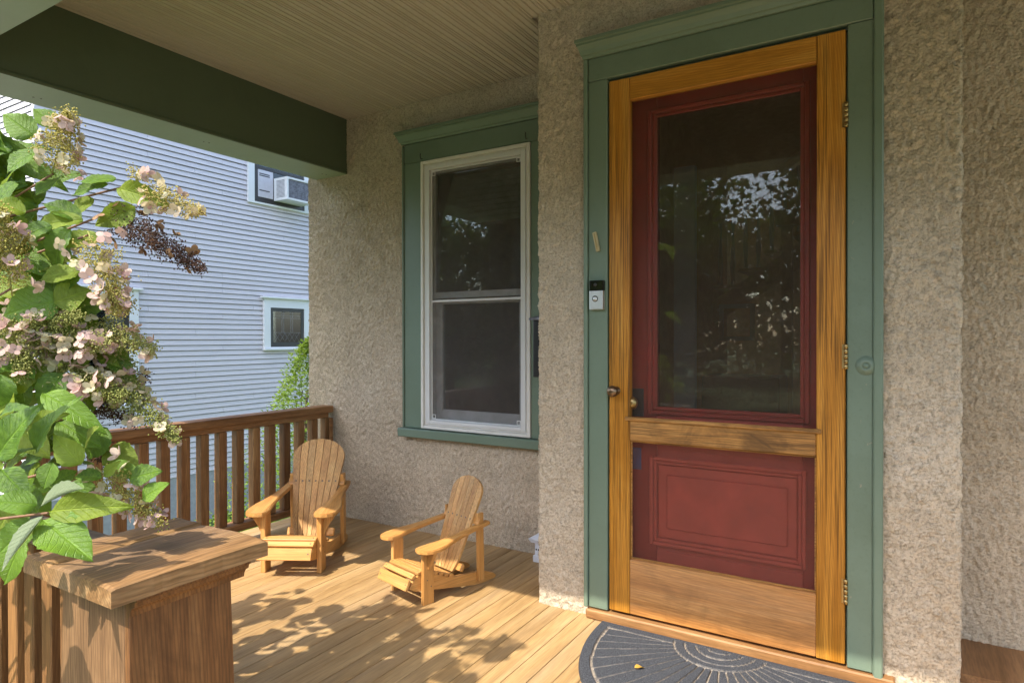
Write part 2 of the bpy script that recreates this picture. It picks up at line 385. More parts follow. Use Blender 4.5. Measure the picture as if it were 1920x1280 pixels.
def petal(name, a, b_, trans=.4):
    m, n, b = newmat(name)
    c = mix(n, objrand(n), a, b_); c = mix(n, ramp(n, noise(n, coords(n), 90, 3, .6), [(.4, 0.0), (.75, .6)]), c, tuple(x*.75 for x in a))
    n.links.new(c, b.inputs['Base Color']); b.inputs['Roughness'].default_value = .6; b.inputs['Specular IOR Level'].default_value = .2
    tl = N(n, 'ShaderNodeBsdfTranslucent'); ms = N(n, 'ShaderNodeMixShader'); ms.inputs[0].default_value = trans
    n.links.new(c, tl.inputs[0]); out = n.nodes['Material Output']
    n.links.new(b.outputs[0], ms.inputs[1]); n.links.new(tl.outputs[0], ms.inputs[2]); n.links.new(ms.outputs[0], out.inputs[0])
    return m
M['petal_pink'] = petal('pink_petal', (.64, .42, .39), (.70, .57, .48))
M['petal_cream'] = petal('cream_petal', (.62, .58, .36), (.72, .60, .44))
M['petal_dry'] = petal('dry_brown_petal', (.22, .12, .06), (.34, .22, .12), .2)
M['bud'] = petal('green_yellow_buds', (.46, .42, .10), (.58, .48, .18), .35)
M['bud_green'] = petal('green_buds', (.33, .36, .09), (.44, .42, .15), .35)
M['bud_dry'] = petal('dried_flower_buds', (.075, .04, .028), (.10, .055, .035), .1)
M['stem'] = plain('reddish_stem', (.20, .10, .05), .6, var=.3)
def mat_mat():
    m, n, b = newmat('grey_ribbed_doormat')
    v = coords(n, (1, 1, 1), rand=False)
    at_ = N(n, 'ShaderNodeAttribute', attribute_name='groove')
    c = ramp(n, noise(n, v, 260, 4, .7), [(.32, (.025, .027, .032)), (.55, (.065, .069, .078)), (.72, (.15, .155, .16))])
    deb = math_(n, 'MULTIPLY', at_.outputs['Fac'], ramp(n, noise(n, v, 70, 5, .75), [(.38, .25), (.60, .9)]))
    c = mix(n, deb, c, (.40, .34, .27))
    crumbs = ramp(n, noise(n, v, 120, 2, .6), [(.74, 0.0), (.78, 1.0)])
    c = mix(n, math_(n, 'MULTIPLY', crumbs, .5), c, (.45, .38, .28))
    n.links.new(c, b.inputs['Base Color']); b.inputs['Roughness'].default_value = .95; b.inputs['Specular IOR Level'].default_value = .1
    bump(n, b, noise(n, v, 300, 3, .7), .9, .003)
    return m
M['doormat'] = mat_mat()
def mat_ground():
    m, n, b = newmat('lawn')
    v = coords(n, (1, 1, 1), rand=False)
    c = ramp(n, noise(n, v, 3, 6, .7), [(.3, (.035, .07, .015)), (.6, (.07, .12, .025)), (.8, (.12, .13, .05))])
    n.links.new(c, b.inputs['Base Color']); b.inputs['Roughness'].default_value = .95
    bump(n, b, noise(n, v, 80, 3, .7), .8, .02); return m
M['ground'] = mat_ground()

# ------------------------------------------------------------------ ground and street
def sheet(name, x0, x1, y0, y1, z, m):
    return link(name, mesh_np(name, [(x0,y0,z),(x1,y0,z),(x1,y1,z),(x0,y1,z)], [(0,1,2,3)], False), None, m, kind='structure')
GZ = -1.6
sheet('ground', -150, 150, -150, 150, GZ, M['ground'])
sheet('front_path', -.9, .9, -7.2, -1.7, GZ+.004, M['concrete'])
sheet('pavement', -60, 60, -8.8, -7.2, GZ+.008, M['concrete'])
sheet('road', -150, 150, -19, -10.5, GZ+.004, M['asphalt'])
link('kerb', box_me(-60, 60, -10.5, -10.35, GZ-.05, GZ+.12, .01), None, M['concrete'], kind='structure')
steps = thing('porch_steps', None, None, (0, -.2, GZ), kind='structure')
for i in range(8):
    link('step', box_me(-1.15, 1.15, .58-.28*(i+1), .58-.28*i+.018, -.2*(i+1)-.04, -.2*(i+1)), steps, M['deck'])

# ------------------------------------------------------------------ porch deck
deck = thing('porch_deck', None, None, (0, 1.8, 0), kind='structure')
PITCH_B = .0737
def board_mesh(y0, y1, name='deck_board'):
    w = PITCH_B/2 - .0010
    return prism_me([(-w, -.02), (w, -.02), (w, -.0015), (w-.0015, 0), (-w+.0015, 0), (-w, -.0015)], AX['y'], y0, y1)
db = {}
x = -1.217 - 29*PITCH_B + PITCH_B/2
while x < 2.3:
    y1 = 3.02 if (x < -1.33 or x > .145) else 2.47
    if y1 not in db: db[y1] = board_mesh(.60, y1)
    o = link('deck_board', db[y1], None, M['deck']); o.parent = deck
    o.matrix_parent_inverse = Matrix.Translation(-BASE[deck.name])
    o.location = (x, 0, rnd.uniform(-.0006, .0006))
    x += PITCH_B
link('deck_frame', box_me(-3.33, 2.28, .62, 2.99, -.17, -.022), deck, M['rail_x'])
link('deck_skirt', box_me(-3.34, 2.29, .585, .615, -.28, -.001), deck, M['rail_x'])

# ------------------------------------------------------------------ the stucco house
house = thing('stucco_house', 'tan rough stucco house with green trim, a beadboard porch ceiling and an oak screen door', 'house', (-1.0, 3.0, GZ))
def band_noise(h, w, step, l0, l1, seed, ax=1.0):
    """band-passed noise in wavelengths l0..l1 (metres) on a grid with the given step"""
    g = np.random.default_rng(seed); a = g.standard_normal((h, w))
    fy = np.fft.fftfreq(h, step)[:, None]; fx = np.fft.fftfreq(w, step)[None, :]*ax
    f = np.sqrt(fx*fx + fy*fy) + 1e-9
    flt = np.exp(-(np.log(f*math.sqrt(l0*l1))/math.log(l1/l0)*1.9)**2)
    r_ = np.real(np.fft.ifft2(np.fft.fft2(a)*flt)); return r_/r_.std()
def stucco_wall(name, x0, x1, z0, z1, y, depth, holes=(), seed=1, step=.0046, amp=1.0, parent=None, face='-y', ragged=True):
    nx = int((x1-x0)/step)+1; nz = int((z1-z0)/step)+1
    X = np.linspace(x0, x1, nx)[None, :].repeat(nz, 0); Z = np.linspace(z0, z1, nz)[:, None].repeat(nx, 1)
    a = band_noise(nz, nx, step, .0082, .0155, seed, .8); c = band_noise(nz, nx, step, .03, .09, seed+50, .55); f = band_noise(nz, nx, step, .25, .8, seed+90)
    k = .0019*np.clip(a, -2.2, 2.6) + .0022*np.abs(a)**1.3*np.sign(a)*.5 + .0020*c + .002*f
    D = k*amp*.82
    Y = y - D
    if ragged:
        e = np.random.default_rng(seed+7).standard_normal(nz); e = np.convolve(e, np.ones(5)/5, 'same')*.004
        X[:, 0] += e; X[:, -1] -= np.roll(e, 9)
        # rounded arrises
        for j, q in ((0, .006), (1, .002), (-1, .006), (-2, .002)): Y[:, j] += q
    V = np.stack([X, Y, Z], -1).reshape(-1, 3)
    idx = np.arange(nx*nz).reshape(nz, nx)
    F = np.stack([idx[:-1, :-1], idx[:-1, 1:], idx[1:, 1:], idx[1:, :-1]], -1).reshape(-1, 4)
    cx = V[F].mean(1)
    keep = np.ones(len(F), bool)
    for hx0, hx1, hz0, hz1 in holes:
        keep &= ~((cx[:, 0] > hx0) & (cx[:, 0] < hx1) & (cx[:, 2] > hz0) & (cx[:, 2] < hz1))
    F = F[keep]
    # returns along the outer border
    Vb = V.copy(); Vb[:, 1] = y + depth
    n0 = len(V)
    bd = []
    for ring, rev in ((idx[:, 0], False), (idx[:, -1], True), (idx[0, :], True), (idx[-1, :], False)):
        for p, q in zip(ring[:-1], ring[1:]):
            bd.append((p, q, q+n0, p+n0) if rev is False else (q, p, p+n0, q+n0))
    VV = np.concatenate([V, Vb]); FF = np.concatenate([F, np.array(bd)])
    used = np.zeros(len(VV), bool); used[FF.ravel()] = True
    remap = np.cumsum(used)-1
    return link(name, mesh_np(name, VV[used], remap[FF]), parent, M['stucco'])
WY, DY = 2.98, 2.44
WIN = (-2.50, -1.64, .60, 2.24)
stucco_wall('wall', -3.40, -1.30, -1.02, 2.60, WY, .22, [(*WIN,)], 3, parent=house)
stucco_wall('wall', -1.348, .158, -.012, 2.60, DY, .62, [(-1.06, -.12, -.1, 2.22)], 11, parent=house)
stucco_wall('wall', .10, 1.5, -.02, 2.60, 2.90, .2, [], 23, parent=house)
stucco_wall('wall', 1.5, 2.6, -.02, 2.60, 2.90, .2, [], 29, step=.02, amp=.5, parent=house)
link('foundation', box_me(-1.40, 2.5, 2.5, 2.62, GZ, -.03, .004), house, M['foundation'])
for q in ((3.185, 6.0, GZ-.05, 6.0), (9.1, 9.4, GZ-.05, 6.0), (6.0, 9.1, GZ-.05, .3), (6.0, 9.1, 2.6, 6.0)):
    link('side_wall', box_me(-3.385, -3.19, q[0], q[1], q[2], q[3], 0), house, M['stucco'])
sw = link('added_light_pane', box_me(-3.33, -3.325, 6.0, 9.1, .3, 2.6, 0), house, M['glass'])  # unseen opening and pane added to let daylight into the hall
link('rear_wall', box_me(-3.18, -2.3, 9.2, 9.4, GZ-.05, 6.0, 0), house, M['stucco'])  # rear wall left open in the middle to light the hall
link('rear_wall', box_me(.9, 2.6, 9.2, 9.4, GZ-.05, 6.0, 0), house, M['stucco'])
link('upper_wall', box_me(-3.385, 2.6, 3.03, 3.18, 2.75, 6.0, 0), house, M['stucco'])
link('right_wall', box_me(2.42, 2.6, 3.11, 9.19, GZ-.05, 6.0, 0), house, M['stucco'])
link('roof', box_me(-3.9, 3.1, 2.5, 9.9, 6.01, 6.2, 0), house, M['roof'])

# ceiling: every beaded board a piece of its own
ceil_ = link('porch_ceiling', box_me(-3.31, 2.5, .72, 3.0, 2.56, 2.66, 0), house, M['ceiling'])
def bead_profile():
    W = .0915; pts = []
    def dn(xc):      # a bead with a groove either side, ceiling faces down (z up is 0)
        return [(xc-.0050, 0), (xc-.0036, .0042), (xc-.0024, .0030), (xc, .0006), (xc+.0024, .0030), (xc+.0036, .0042), (xc+.0050, 0)]
    h = W/2 - .0008
    pts = [(-h, .016), (-h, .007), (-h+.0045, 0)] + dn(-W/3) + dn(0) + dn(W/3-.0004) + [(h-.0045, 0), (h, .007), (h, .016)]
    return pts
bp = bead_profile()
bead_me = prism_me([(p, q) for p, q in bp], lambda p, q, t: (p, t, 2.537+q), .98, 2.985)
bead_short = prism_me([(p, q) for p, q in bp], lambda p, q, t: (p, t, 2.537+q), .98, 2.455)
x = -3.04 + .0458
while x < 2.4:
    short = -1.40 < x < .20
    o = sub('bead_board', bead_short if short else bead_me, ceil_, M['ceiling']); o.location = (x, 0, rnd.uniform(-.0004, .0004)); x += .0915
# beams
NAILS = ((-3.22, 1.33), (-3.18, 2.10), (-3.16, 2.90))
bmh = bmesh.new(); add_box(bmh, -3.32, -3.04, .992, 2.985, 2.19, 2.545)
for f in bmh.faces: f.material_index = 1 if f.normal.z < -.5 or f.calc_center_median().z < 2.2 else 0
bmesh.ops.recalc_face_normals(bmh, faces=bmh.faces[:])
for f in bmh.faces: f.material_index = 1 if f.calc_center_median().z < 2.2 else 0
link('side_beam', bm_mesh(bmh), house, [M['beam_dark'], M['beam_lit_under']])
for hx, hy in NAILS:
    for dy in (-.012, .014):
        bm = bmesh.new(); add_lathe(bm, [(.0045, 0), (.004, .0012)], Matrix.Translation((hx+dy*.3, hy+dy, 2.1888)), 8); link('nail_head', bm_mesh(bm), house, M['screw'])
link('beam_edge_moulding', box_me(-3.042, -3.034, .995, 2.975, 2.193, 2.205, .002), house, M['beam_dark'])
bmh = bmesh.new(); add_box(bmh, -3.32, 2.6, .71, .99, 2.19, 2.60)
for f in bmh.faces: f.material_index = 1 if f.calc_center_median().z < 2.2 else 0
link('front_beam', bm_mesh(bmh), house, [M['beam_dark'], M['beam_lit_under']])
link('porch_roof', box_me(-3.75, 3.0, .44, 3.0, 2.68, 2.80, .01), house, M['roof'])
link('fascia', box_me(-3.75, 3.0, .42, .44, 2.62, 2.80, .004), house, M['green'])
link('soffit', box_me(-3.74, 3.0, .445, .70, 2.645, 2.66, .003), house, M['beam_lit_under'])
for cx in (-3.18, 1.75):
    link('porch_column', box_me(cx-.12, cx+.12, .73, .97, -.9 if cx < 0 else 0, 2.19, .01), house, M['beam_dark'])
for px_, py_ in ((1.13, .82),):
    pass

# ---- the window
win = link('window', box_me(-2.540, -2.414, 2.953, 2.99, .615, 2.176, .003), house, M['green'])
S = lambda name, me, m, p=win, label=None: sub(name, me, p, m, label)
S('casing_edge', box_me(-2.553, -2.5415, 2.945, 2.99, .615, 2.285, .003), M['green'])
S('casing', box_me(-1.674, -1.55, 2.953, 2.99, .615, 2.176, .003), M['green_worn'])
S('head_casing', box_me(-2.540, -1.55, 2.9525, 2.99, 2.1775, 2.29, .003), M['green_worn'])
# crown moulding over the head, with an ogee profile and returned end
crown = [(2.985, 2.291), (2.943, 2.291), (2.938, 2.300), (2.930, 2.303), (2.922, 2.318), (2.912, 2.330), (2.906, 2.334), (2.906, 2.340), (2.896, 2.343), (2.896, 2.356), (2.985, 2.358)]
def crown_me(x0, x1, dy=0, dz=0):
    bm = bmesh.new()
    # mitred left end: every profile point is run out as far as it projects
    L = [bm.verts.new((x0 - (2.945-p)*.35, p+dy, q+dz)) for p, q in crown]; Rr = [bm.verts.new((x1, p+dy, q+dz)) for p, q in crown]
    bm.faces.new(L); bm.faces.new(Rr[::-1])
    for i in range(len(crown)): j = (i+1) % len(crown); bm.faces.new((L[i], Rr[i], Rr[j], L[j]))
    bmesh.ops.recalc_face_normals(bm, faces=bm.faces[:])
    return bm_mesh(bm)
S('crown_moulding', crown_me(-2.556, -1.55), M['green'])
S('sill', box_me(-2.575, -1.545, 2.925, 2.99, .562, .612, .004), M['green'])
# cream brickmould frame, stepped
def frame_me(x0, x1, z0, z1, w, y0, y1, wb=None, wt=None, bevel=.002):
    bm = bmesh.new(); wb = wb or w; wt = wt or w
    for a in ((x0, x0+w, z0, z1), (x1-w, x1, z0, z1), (x0+w, x1-w, z1-wt, z1), (x0+w, x1-w, z0, z0+wb)):
        add_box(bm, a[0], a[1], y0, y1, a[2], a[3])
    bmesh.ops.bevel(bm, geom=bm.edges[:], offset=bevel, segments=1, affect='EDGES')
    return bm_mesh(bm)
S('window_frame', frame_me(-2.412, -1.676, .618, 2.174, .019, 2.946, 3.01, wb=.018), M['white_trim'])
S('frame_step', frame_me(-2.3925, -1.6955, .637, 2.154, .010, 2.957, 3.01, bevel=.0015), M['white_trim'])
S('frame_liner', frame_me(-2.382, -1.706, .648, 2.143, .030, 2.951, 3.06, wb=.020, wt=.024, bevel=.002), M['vinyl'])
up = S('upper_sash', frame_me(-2.351, -1.737, 1.374, 2.118, .016, 2.984, 3.010, wb=.036, bevel=.002), M['vinyl'])
S('window_pane', box_me(-2.335, -1.753, 2.996, 3.000, 1.412, 2.092, 0), M['glass'])
S('lower_sash', frame_me(-2.351, -1.737, .670, 1.372, .044, 3.014, 3.044, wb=.058, wt=.03, bevel=.002), M['vinyl'])
S('window_pane', box_me(-2.306, -1.782, 3.026, 3.030, .729, 1.341, 0), M['glass'])
sf = S('screen_frame', frame_me(-2.350, -1.738, .669, 2.117, .007, 2.968, 2.976, bevel=.001), M['vinyl'])
S('screen_rail', box_me(-2.343, -1.745, 2.968, 2.976, 1.352, 1.364, .001), M['vinyl'])
S('insect_screen', box_me(-2.343, -1.745, 2.9716, 2.9720, .678, 2.108, 0), M['screen'])
for cx, cz in ((-2.330, .69), (-1.758, .69), (-2.330, 2.097), (-1.758, 2.097)):
    S('corner_clip', frame_me(cx-.012, cx+.012, cz-.012, cz+.012, .004, 2.966, 2.9705, bevel=.0005), M['vinyl'])
for hx, hz in ((-2.40, 2.190), (-1.695, 2.195)):
    bm = bmesh.new()
    add_tube(bm, [(hx, 2.955, hz), (hx, 2.935, hz-.004), (hx+.004, 2.925, hz+.008), (hx+.003, 2.93, hz+.024), (hx-.008, 2.935, hz+.03)], .0022, 6)
    S('hook', bm_mesh(bm), M['black_metal'])
# blind inside the upper sash, and the dark room behind
for i in range(9):
    z = 2.10 - i*.032
    S('blind_slat', box_me(-2.38, -1.75, 3.10, 3.102, z-.030, z, 0), M['blind'])
link('room_wall', box_me(-3.15, -1.36, 5.9, 6.0, -.05, 2.7, 0), house, M['hall_wall'])
link('room_wall', box_me(-1.42, -1.36, 3.1, 5.9, -.05, 2.7, 0), house, M['hall_wall'])
link('room_floor', box_me(-3.18, -1.42, 3.2, 5.9, -.06, -.01, 0), house, M['hall_floor'])
link('room_ceiling', box_me(-3.18, .45, 3.2, 9.2, 2.71, 2.74, 0), house, M['hall_wall'])
# shelf with spines seen dimly in the room
bm = bmesh.new(); add_box(bm, -2.2, -1.5, 4.3, 4.5, 1.95, 1.98); add_box(bm, -2.2, -1.5, 4.3, 4.5, 1.5, 1.53)
for i in range(14):
    add_box(bm, -2.15+i*.045, -2.15+i*.045+.03, 4.32, 4.46, 1.98, 2.12+.04*rnd.random())
link('bookshelf', bm_mesh(bm), house, M['hall_wood'])

# ---- door casing
casing = link('door_casing', box_me(-1.098, -1.016, 2.414, 2.45, .046, 2.184, .003), house, M['green'])
D = lambda name, me, m, p=casing, label=None: sub(name, me, p, m, label)
D('casing_edge', box_me(-1.117, -1.0995, 2.404, 2.45, .046, 2.276, .003), M['green'])
D('casing', box_me(-.158, -.083, 2.414, 2.45, .044, 2.184, .003), M['green_worn'])
D('casing_edge', box_me(-.0815, -.054, 2.404, 2.45, .02, 2.62, .004), M['green'])
D('casing_bead', box_me(-.0835, -.0815, 2.412, 2.45, .044, 2.18, .0005), M['green'])
D('head_casing', box_me(-1.098, -.083, 2.4135, 2.45, 2.1855, 2.277, .003), M['green_worn'])
D('crown_moulding', crown_me(-1.117, -.084, DY-WY, -.014), M['green'])
D('door_stop', box_me(-1.014, -1.004, 2.46, 2.58, .046, 2.18, .001), M['green'])
D('door_stop', box_me(-.168, -.158, 2.46, 2.58, .046, 2.18, .001), M['green'])
D('door_jamb', box_me(-1.058, -1.0145, 2.455, 2.62, .0, 2.22, .001), M['green'])
D('door_jamb', box_me(-.1575, -.122, 2.455, 2.62, .0, 2.22, .001), M['green'])
D('door_jamb', box_me(-1.014, -.158, 2.455, 2.62, 2.181, 2.22, .001), M['green'])
link('threshold', box_me(-1.108, -.02, 2.402, 2.60, .002, .040, .005), house, M['sill_wood'])
bm = bmesh.new()
MB = Matrix.Translation((-.103, 2.414, 1.052)) @ Matrix.Rotation(R(90), 4, 'X')
add_lathe(bm, [(.031, 0), (.0305, .003), (.026, .004), (.024, .0075), (.016, .010), (.011, .011), (.0105, .009), (.0075, .009), (.007, .013), (.002, .0145)], MB, 28)
D('bell_push', bm_mesh(bm), M['green'])

# ---- screen door of oak
sd = link('screen_door', box_me(-1.010, -.924, 2.418, 2.454, .052, 2.172, .003), house, M['oak_z'])
Q = lambda name, me, m, label=None: sub(name, me, sd, m, label)
Q('stile', box_me(-.252, -.164, 2.418, 2.454, .050, 2.172, .003), M['oak_z'])
Q('top_rail', box_me(-.9232, -.2528, 2.4185, 2.4535, 2.082, 2.1715, .003), M['oak_x'])
Q('lock_rail', box_me(-.9232, -.2528, 2.4185, 2.4535, .738, .822, .004), M['oak_mid'])
Q('weather_strip', box_me(-.940, -.235, 2.408, 2.4175, .818, .834, .003), M['oak_mid'])
Q('bottom_rail', box_me(-.9232, -.2528, 2.4185, 2.4535, .052, .268, .003), M['oak_low'])
Q('insect_screen', box_me(-.923, -.253, 2.4395, 2.4398, .823, 2.081, 0), M['screen_door'])
Q('insect_screen', box_me(-.923, -.253, 2.4395, 2.4398, .269, .737, 0), M['screen_low'])
Q('screen_bead', frame_me(-.9235, -.2525, .2685, .7375, .006, 2.4320, 2.4390, bevel=.001), M['oak_mid'])
bm = bmesh.new()
MK = Matrix.Translation((-.978, 2.418, .934)) @ Matrix.Rotation(R(90), 4, 'X')
add_lathe(bm, [(.017, 0), (.017, .004), (.0095, .007), (.0085, .022), (.017, .028), (.0225, .038), (.0225, .047), (.017, .056), (.006, .060)], MK, 24)
Q('door_knob', bm_mesh(bm), M['bronze'])
for hz in (1.885, 1.082, .298):
    bm = bmesh.new()
    for k in range(5):
        z0 = hz-.042+k*.017
        MH = Matrix.Translation((-.1615, 2.410, z0))
        add_lathe(bm, [(.0052, 0), (.0066, .001), (.0066, .0142), (.0052, .0152)], MH, 10)
    add_box(bm, -.174, -.1645, 2.4135, 2.4175, hz-.040, hz+.040)
    Q('hinge', bm_mesh(bm), M['brass'])

# ---- red entry door behind it
rd = link('entry_door', box_me(-1.003, -.840, 2.500, 2.54, .05, 2.17, .002), house, M['red'])
E_ = lambda name, me, m, label=None: sub(name, me, rd, m, label)
E_('stile', box_me(-.3078+.004, -.169, 2.500, 2.54, .05, 2.17, .002), M['red'])
E_('top_rail', box_me(-.8395, -.304, 2.5005, 2.5395, 2.035, 2.1695, .002), M['red'])
E_('lock_rail', box_me(-.8395, -.304, 2.5005, 2.5395, .70, .868, .002), M['red_low'])
E_('bottom_rail', box_me(-.8395, -.304, 2.5005, 2.5395, .05, .30, .002), M['red_low'])
E_('door_core', box_me(-.842, -.302, 2.508, 2.534, .29, .72, 0), M['red_low'])
E_('glazing_moulding', frame_me(-.876, -.2795, .838, 2.052, .018, 2.487, 2.4995, bevel=.004), M['red'])
E_('glazing_bead', frame_me(-.857, -.2985, .857, 2.033, .014, 2.492, 2.4995, bevel=.003), M['red'])
E_('door_pane', box_me(-.840, -.304, 2.512, 2.517, .868, 2.035, 0), M['glass'])
pts = (-.868, -.290, .318, .672)
E_('panel_moulding', frame_me(pts[0], pts[1], pts[2], pts[3], .016, 2.486, 2.4995, bevel=.004), M['red_low'])
E_('panel_bead', frame_me(pts[0]+.017, pts[1]-.017, pts[2]+.017, pts[3]-.017, .012, 2.492, 2.4995, bevel=.003), M['red_low'])
bm = bmesh.new()
add_box(bm, -.838, -.320, 2.502, 2.53, .348, .642)
add_box(bm, -.80, -.352, 2.494, 2.5015, .388, .604)
bmesh.ops.bevel(bm, geom=bm.edges[:], offset=.005, segments=1, affect='EDGES')
E_('raised_panel', bm_mesh(bm), M['red_low'])
E_('lock_plate', box_me(-.955, -.893, 2.493, 2.4995, .828, .940, .002), M['black_metal'])
bm = bmesh.new()
add_lathe(bm, [(.013, 0), (.012, .02), (.022, .03), (.028, .042), (.024, .054), (.008, .060)], Matrix.Translation((-.928, 2.492, .885)) @ Matrix.Rotation(R(90), 4, 'X'), 20)
E_('lock_knob', bm_mesh(bm), M['brass'])
E_('blue_tape', box_me(-.944, -.904, 2.4975, 2.4992, .612, .700, 0), M['tape'])

# ---- the hall seen through the pane
link('hall_floor', box_me(-1.36, .5, 2.60, 7.2, -.05, .03, 0), house, M['hall_floor'])
link('hall_wall', box_me(-.02, .06, 3.1, 6.3, 0, 2.7, 0), house, M['hall_wall'])
link('hall_wall', box_me(-1.80, .5, 7.2, 7.3, 0, 2.7, 0), house, M['hall_wall'])
stair = link('staircase', box_me(-1.36, -.9, 5.5, 5.62, .03, .22, 0), house, M['hall_wood'])
for i in range(8):
    xs = -1.75 + i*.20; zs = 1.32 + i*.13
    sub('tread', box_me(xs, xs+.23, 5.45, 6.3, zs-.03, zs, .003), stair, M['hall_wood'])
    for k in (.05, .15):
        bm = bmesh.new()
        add_lathe(bm, [(.018, 0), (.012, .06), (.022, .16), (.014, .30), (.010, .42), (.016, .52)], Matrix.Translation((xs+k, 5.5, zs)), 8)
        sub('stair_baluster', bm_mesh(bm), stair, M['ceiling'])
bm = bmesh.new(); add_tube(bm, [(-1.75, 5.5, 1.88), (-.2, 5.5, 2.89)], .03, 8)
sub('handrail', bm_mesh(bm), stair, M['hall_wood'])
sub('stringer', prism_me([(-1.9, 1.10), (-.2, 2.2), (-.2, 2.0), (-1.9, .9)], AX['y'], 5.47, 5.49), stair, M['hall_wood'])
hd = link('hall_door_casing', box_me(-.80, -.72, 5.3, 5.36, .03, 2.0, .003), house, M['hall_wood'])
sub('casing_head', box_me(-.84, -.1, 5.28, 5.37, 2.0, 2.12, .004), hd, M['hall_wood'])
link('hall_light_strip', box_me(-1.105, -.985, 3.58, 3.62, .035, 2.10, .003), house, M['light_strip'])  # pale panel added in place of a strip of light in the hall
link('hall_picture', frame_me(-1.30, -1.02, 1.12, 1.42, .035, 5.44, 5.46), house, M['ceiling'])
link('hall_cabinet', box_me(-1.30, -.75, 4.9, 5.3, .03, .86, .01), house, M['black_metal'])

# ------------------------------------------------------------------ things fixed to the door casing
bell = thing('video_doorbell', 'small black and silver video doorbell screwed to the green door casing', 'doorbell', (-1.0545, 2.414, 1.257))
link('doorbell_camera', box_me(-1.084, -1.025, 2.391, 2.4135, 1.335, 1.376, .003, seg=2), bell, M['gloss_black'])
link('doorbell_body', box_me(-1.084, -1.025, 2.390, 2.4135, 1.258, 1.334, .003, seg=2), bell, M['satin'])
bm = bmesh.new()
add_lathe(bm, [(.0125, 0), (.0125, .0012), (.0100, .0014), (.0098, .0006), (.001, .0006)], Matrix.Translation((-1.0585, 2.390, 1.302)) @ Matrix.Rotation(R(90), 4, 'X'), 28)
link('doorbell_button', bm_mesh(bm), bell, M['black_metal'])
bm = bmesh.new()
add_lathe(bm, [(.0095, 0), (.0092, .0018), (.001, .0022)], Matrix.Translation((-1.0585, 2.3895, 1.302)) @ Matrix.Rotation(R(90), 4, 'X'), 28)
link('button_face', bm_mesh(bm), bell, M['satin'])
bm = bmesh.new()
add_lathe(bm, [(.007, 0), (.006, .002), (.001, .0035)], Matrix.Translation((-1.0585, 2.391, 1.358)) @ Matrix.Rotation(R(90), 4, 'X'), 16)
link('camera_lens', bm_mesh(bm), bell, M['dark_frame'])
mz = thing('mezuzah', 'slim pale gold mezuzah case fixed at a slant on the green casing above the doorbell', 'mezuzah', (-1.060, 2.414, 1.533))
bm = bmesh.new()
T = Matrix.Translation((-1.060, 2.407, 1.533)) @ Matrix.Rotation(R(-12), 4, 'Y')
add_box(bm, -.0085, .0085, -.006, .006, -.040, .040, 0, T)
bmesh.ops.bevel(bm, geom=bm.edges[:], offset=.002, segments=2, affect='EDGES')
mo = link('mezuzah_case', bm_mesh(bm), mz, M['mezuzah'])
bm = bmesh.new(); add_box(bm, -.002, .002, -.0085, -.0062, -.034, .034, 0, T)
link('mezuzah_ridge', bm_mesh(bm), mz, M['brass'])

# mailbox and lantern peeping past the corner of the entry wall
mb = thing('mailbox', 'black wall mailbox with a pale lid beside the window, mostly hidden by the stucco corner', 'mailbox', (-1.50, 2.93, .95))
link('mailbox_body', box_me(-1.612, -1.40, 2.862, 2.95, .945, 1.235, .006, seg=2), mb, M['black_metal'])
link('mailbox_lid', prism_me([(2.845, 1.236), (2.845, 1.246), (2.95, 1.262), (2.95, 1.236)], AX['x'], -1.626, -1.39), mb, M['ac_grille'])
ln = thing('lantern', 'little white house-shaped lantern on the deck at the foot of the entry wall', 'lantern', (-1.60, 2.90, 0))
link('lantern_body', box_me(-1.612, -1.505, 2.88, 2.96, .035, .10, .003), ln, M['lantern'])
for sx in (-1.605, -1.592):
    link('lantern_hole', box_me(sx, sx+.006, 2.8775, 2.8798, .06, .068, 0), ln, M['black_metal'])
bm = bmesh.new()
vs = [bm.verts.new(v) for v in ((-1.640, 2.86, .118), (-1.465, 2.86, .118), (-1.465, 2.985, .118), (-1.640, 2.985, .118), (-1.58, 2.90, .142), (-1.54, 2.90, .142), (-1.54, 2.93, .142), (-1.58, 2.93, .142), (-1.625, 2.865, .100), (-1.52, 2.865, .100), (-1.52, 2.97, .100), (-1.625, 2.97, .100))]
for f in ((0,1,5,4),(1,2,6,5),(2,3,7,6),(3,0,4,7),(4,5,6,7),(8,9,1,0),(9,10,2,1),(10,11,3,2),(11,8,0,3),(11,10,9,8)): bm.faces.new([vs[i] for i in f])
link('lantern_roof', bm_mesh(bm), ln, M['lantern'])
link('lantern_base', box_me(-1.618, -1.495, 2.87, 2.965, .0, .034, .002), ln, M['lantern'])

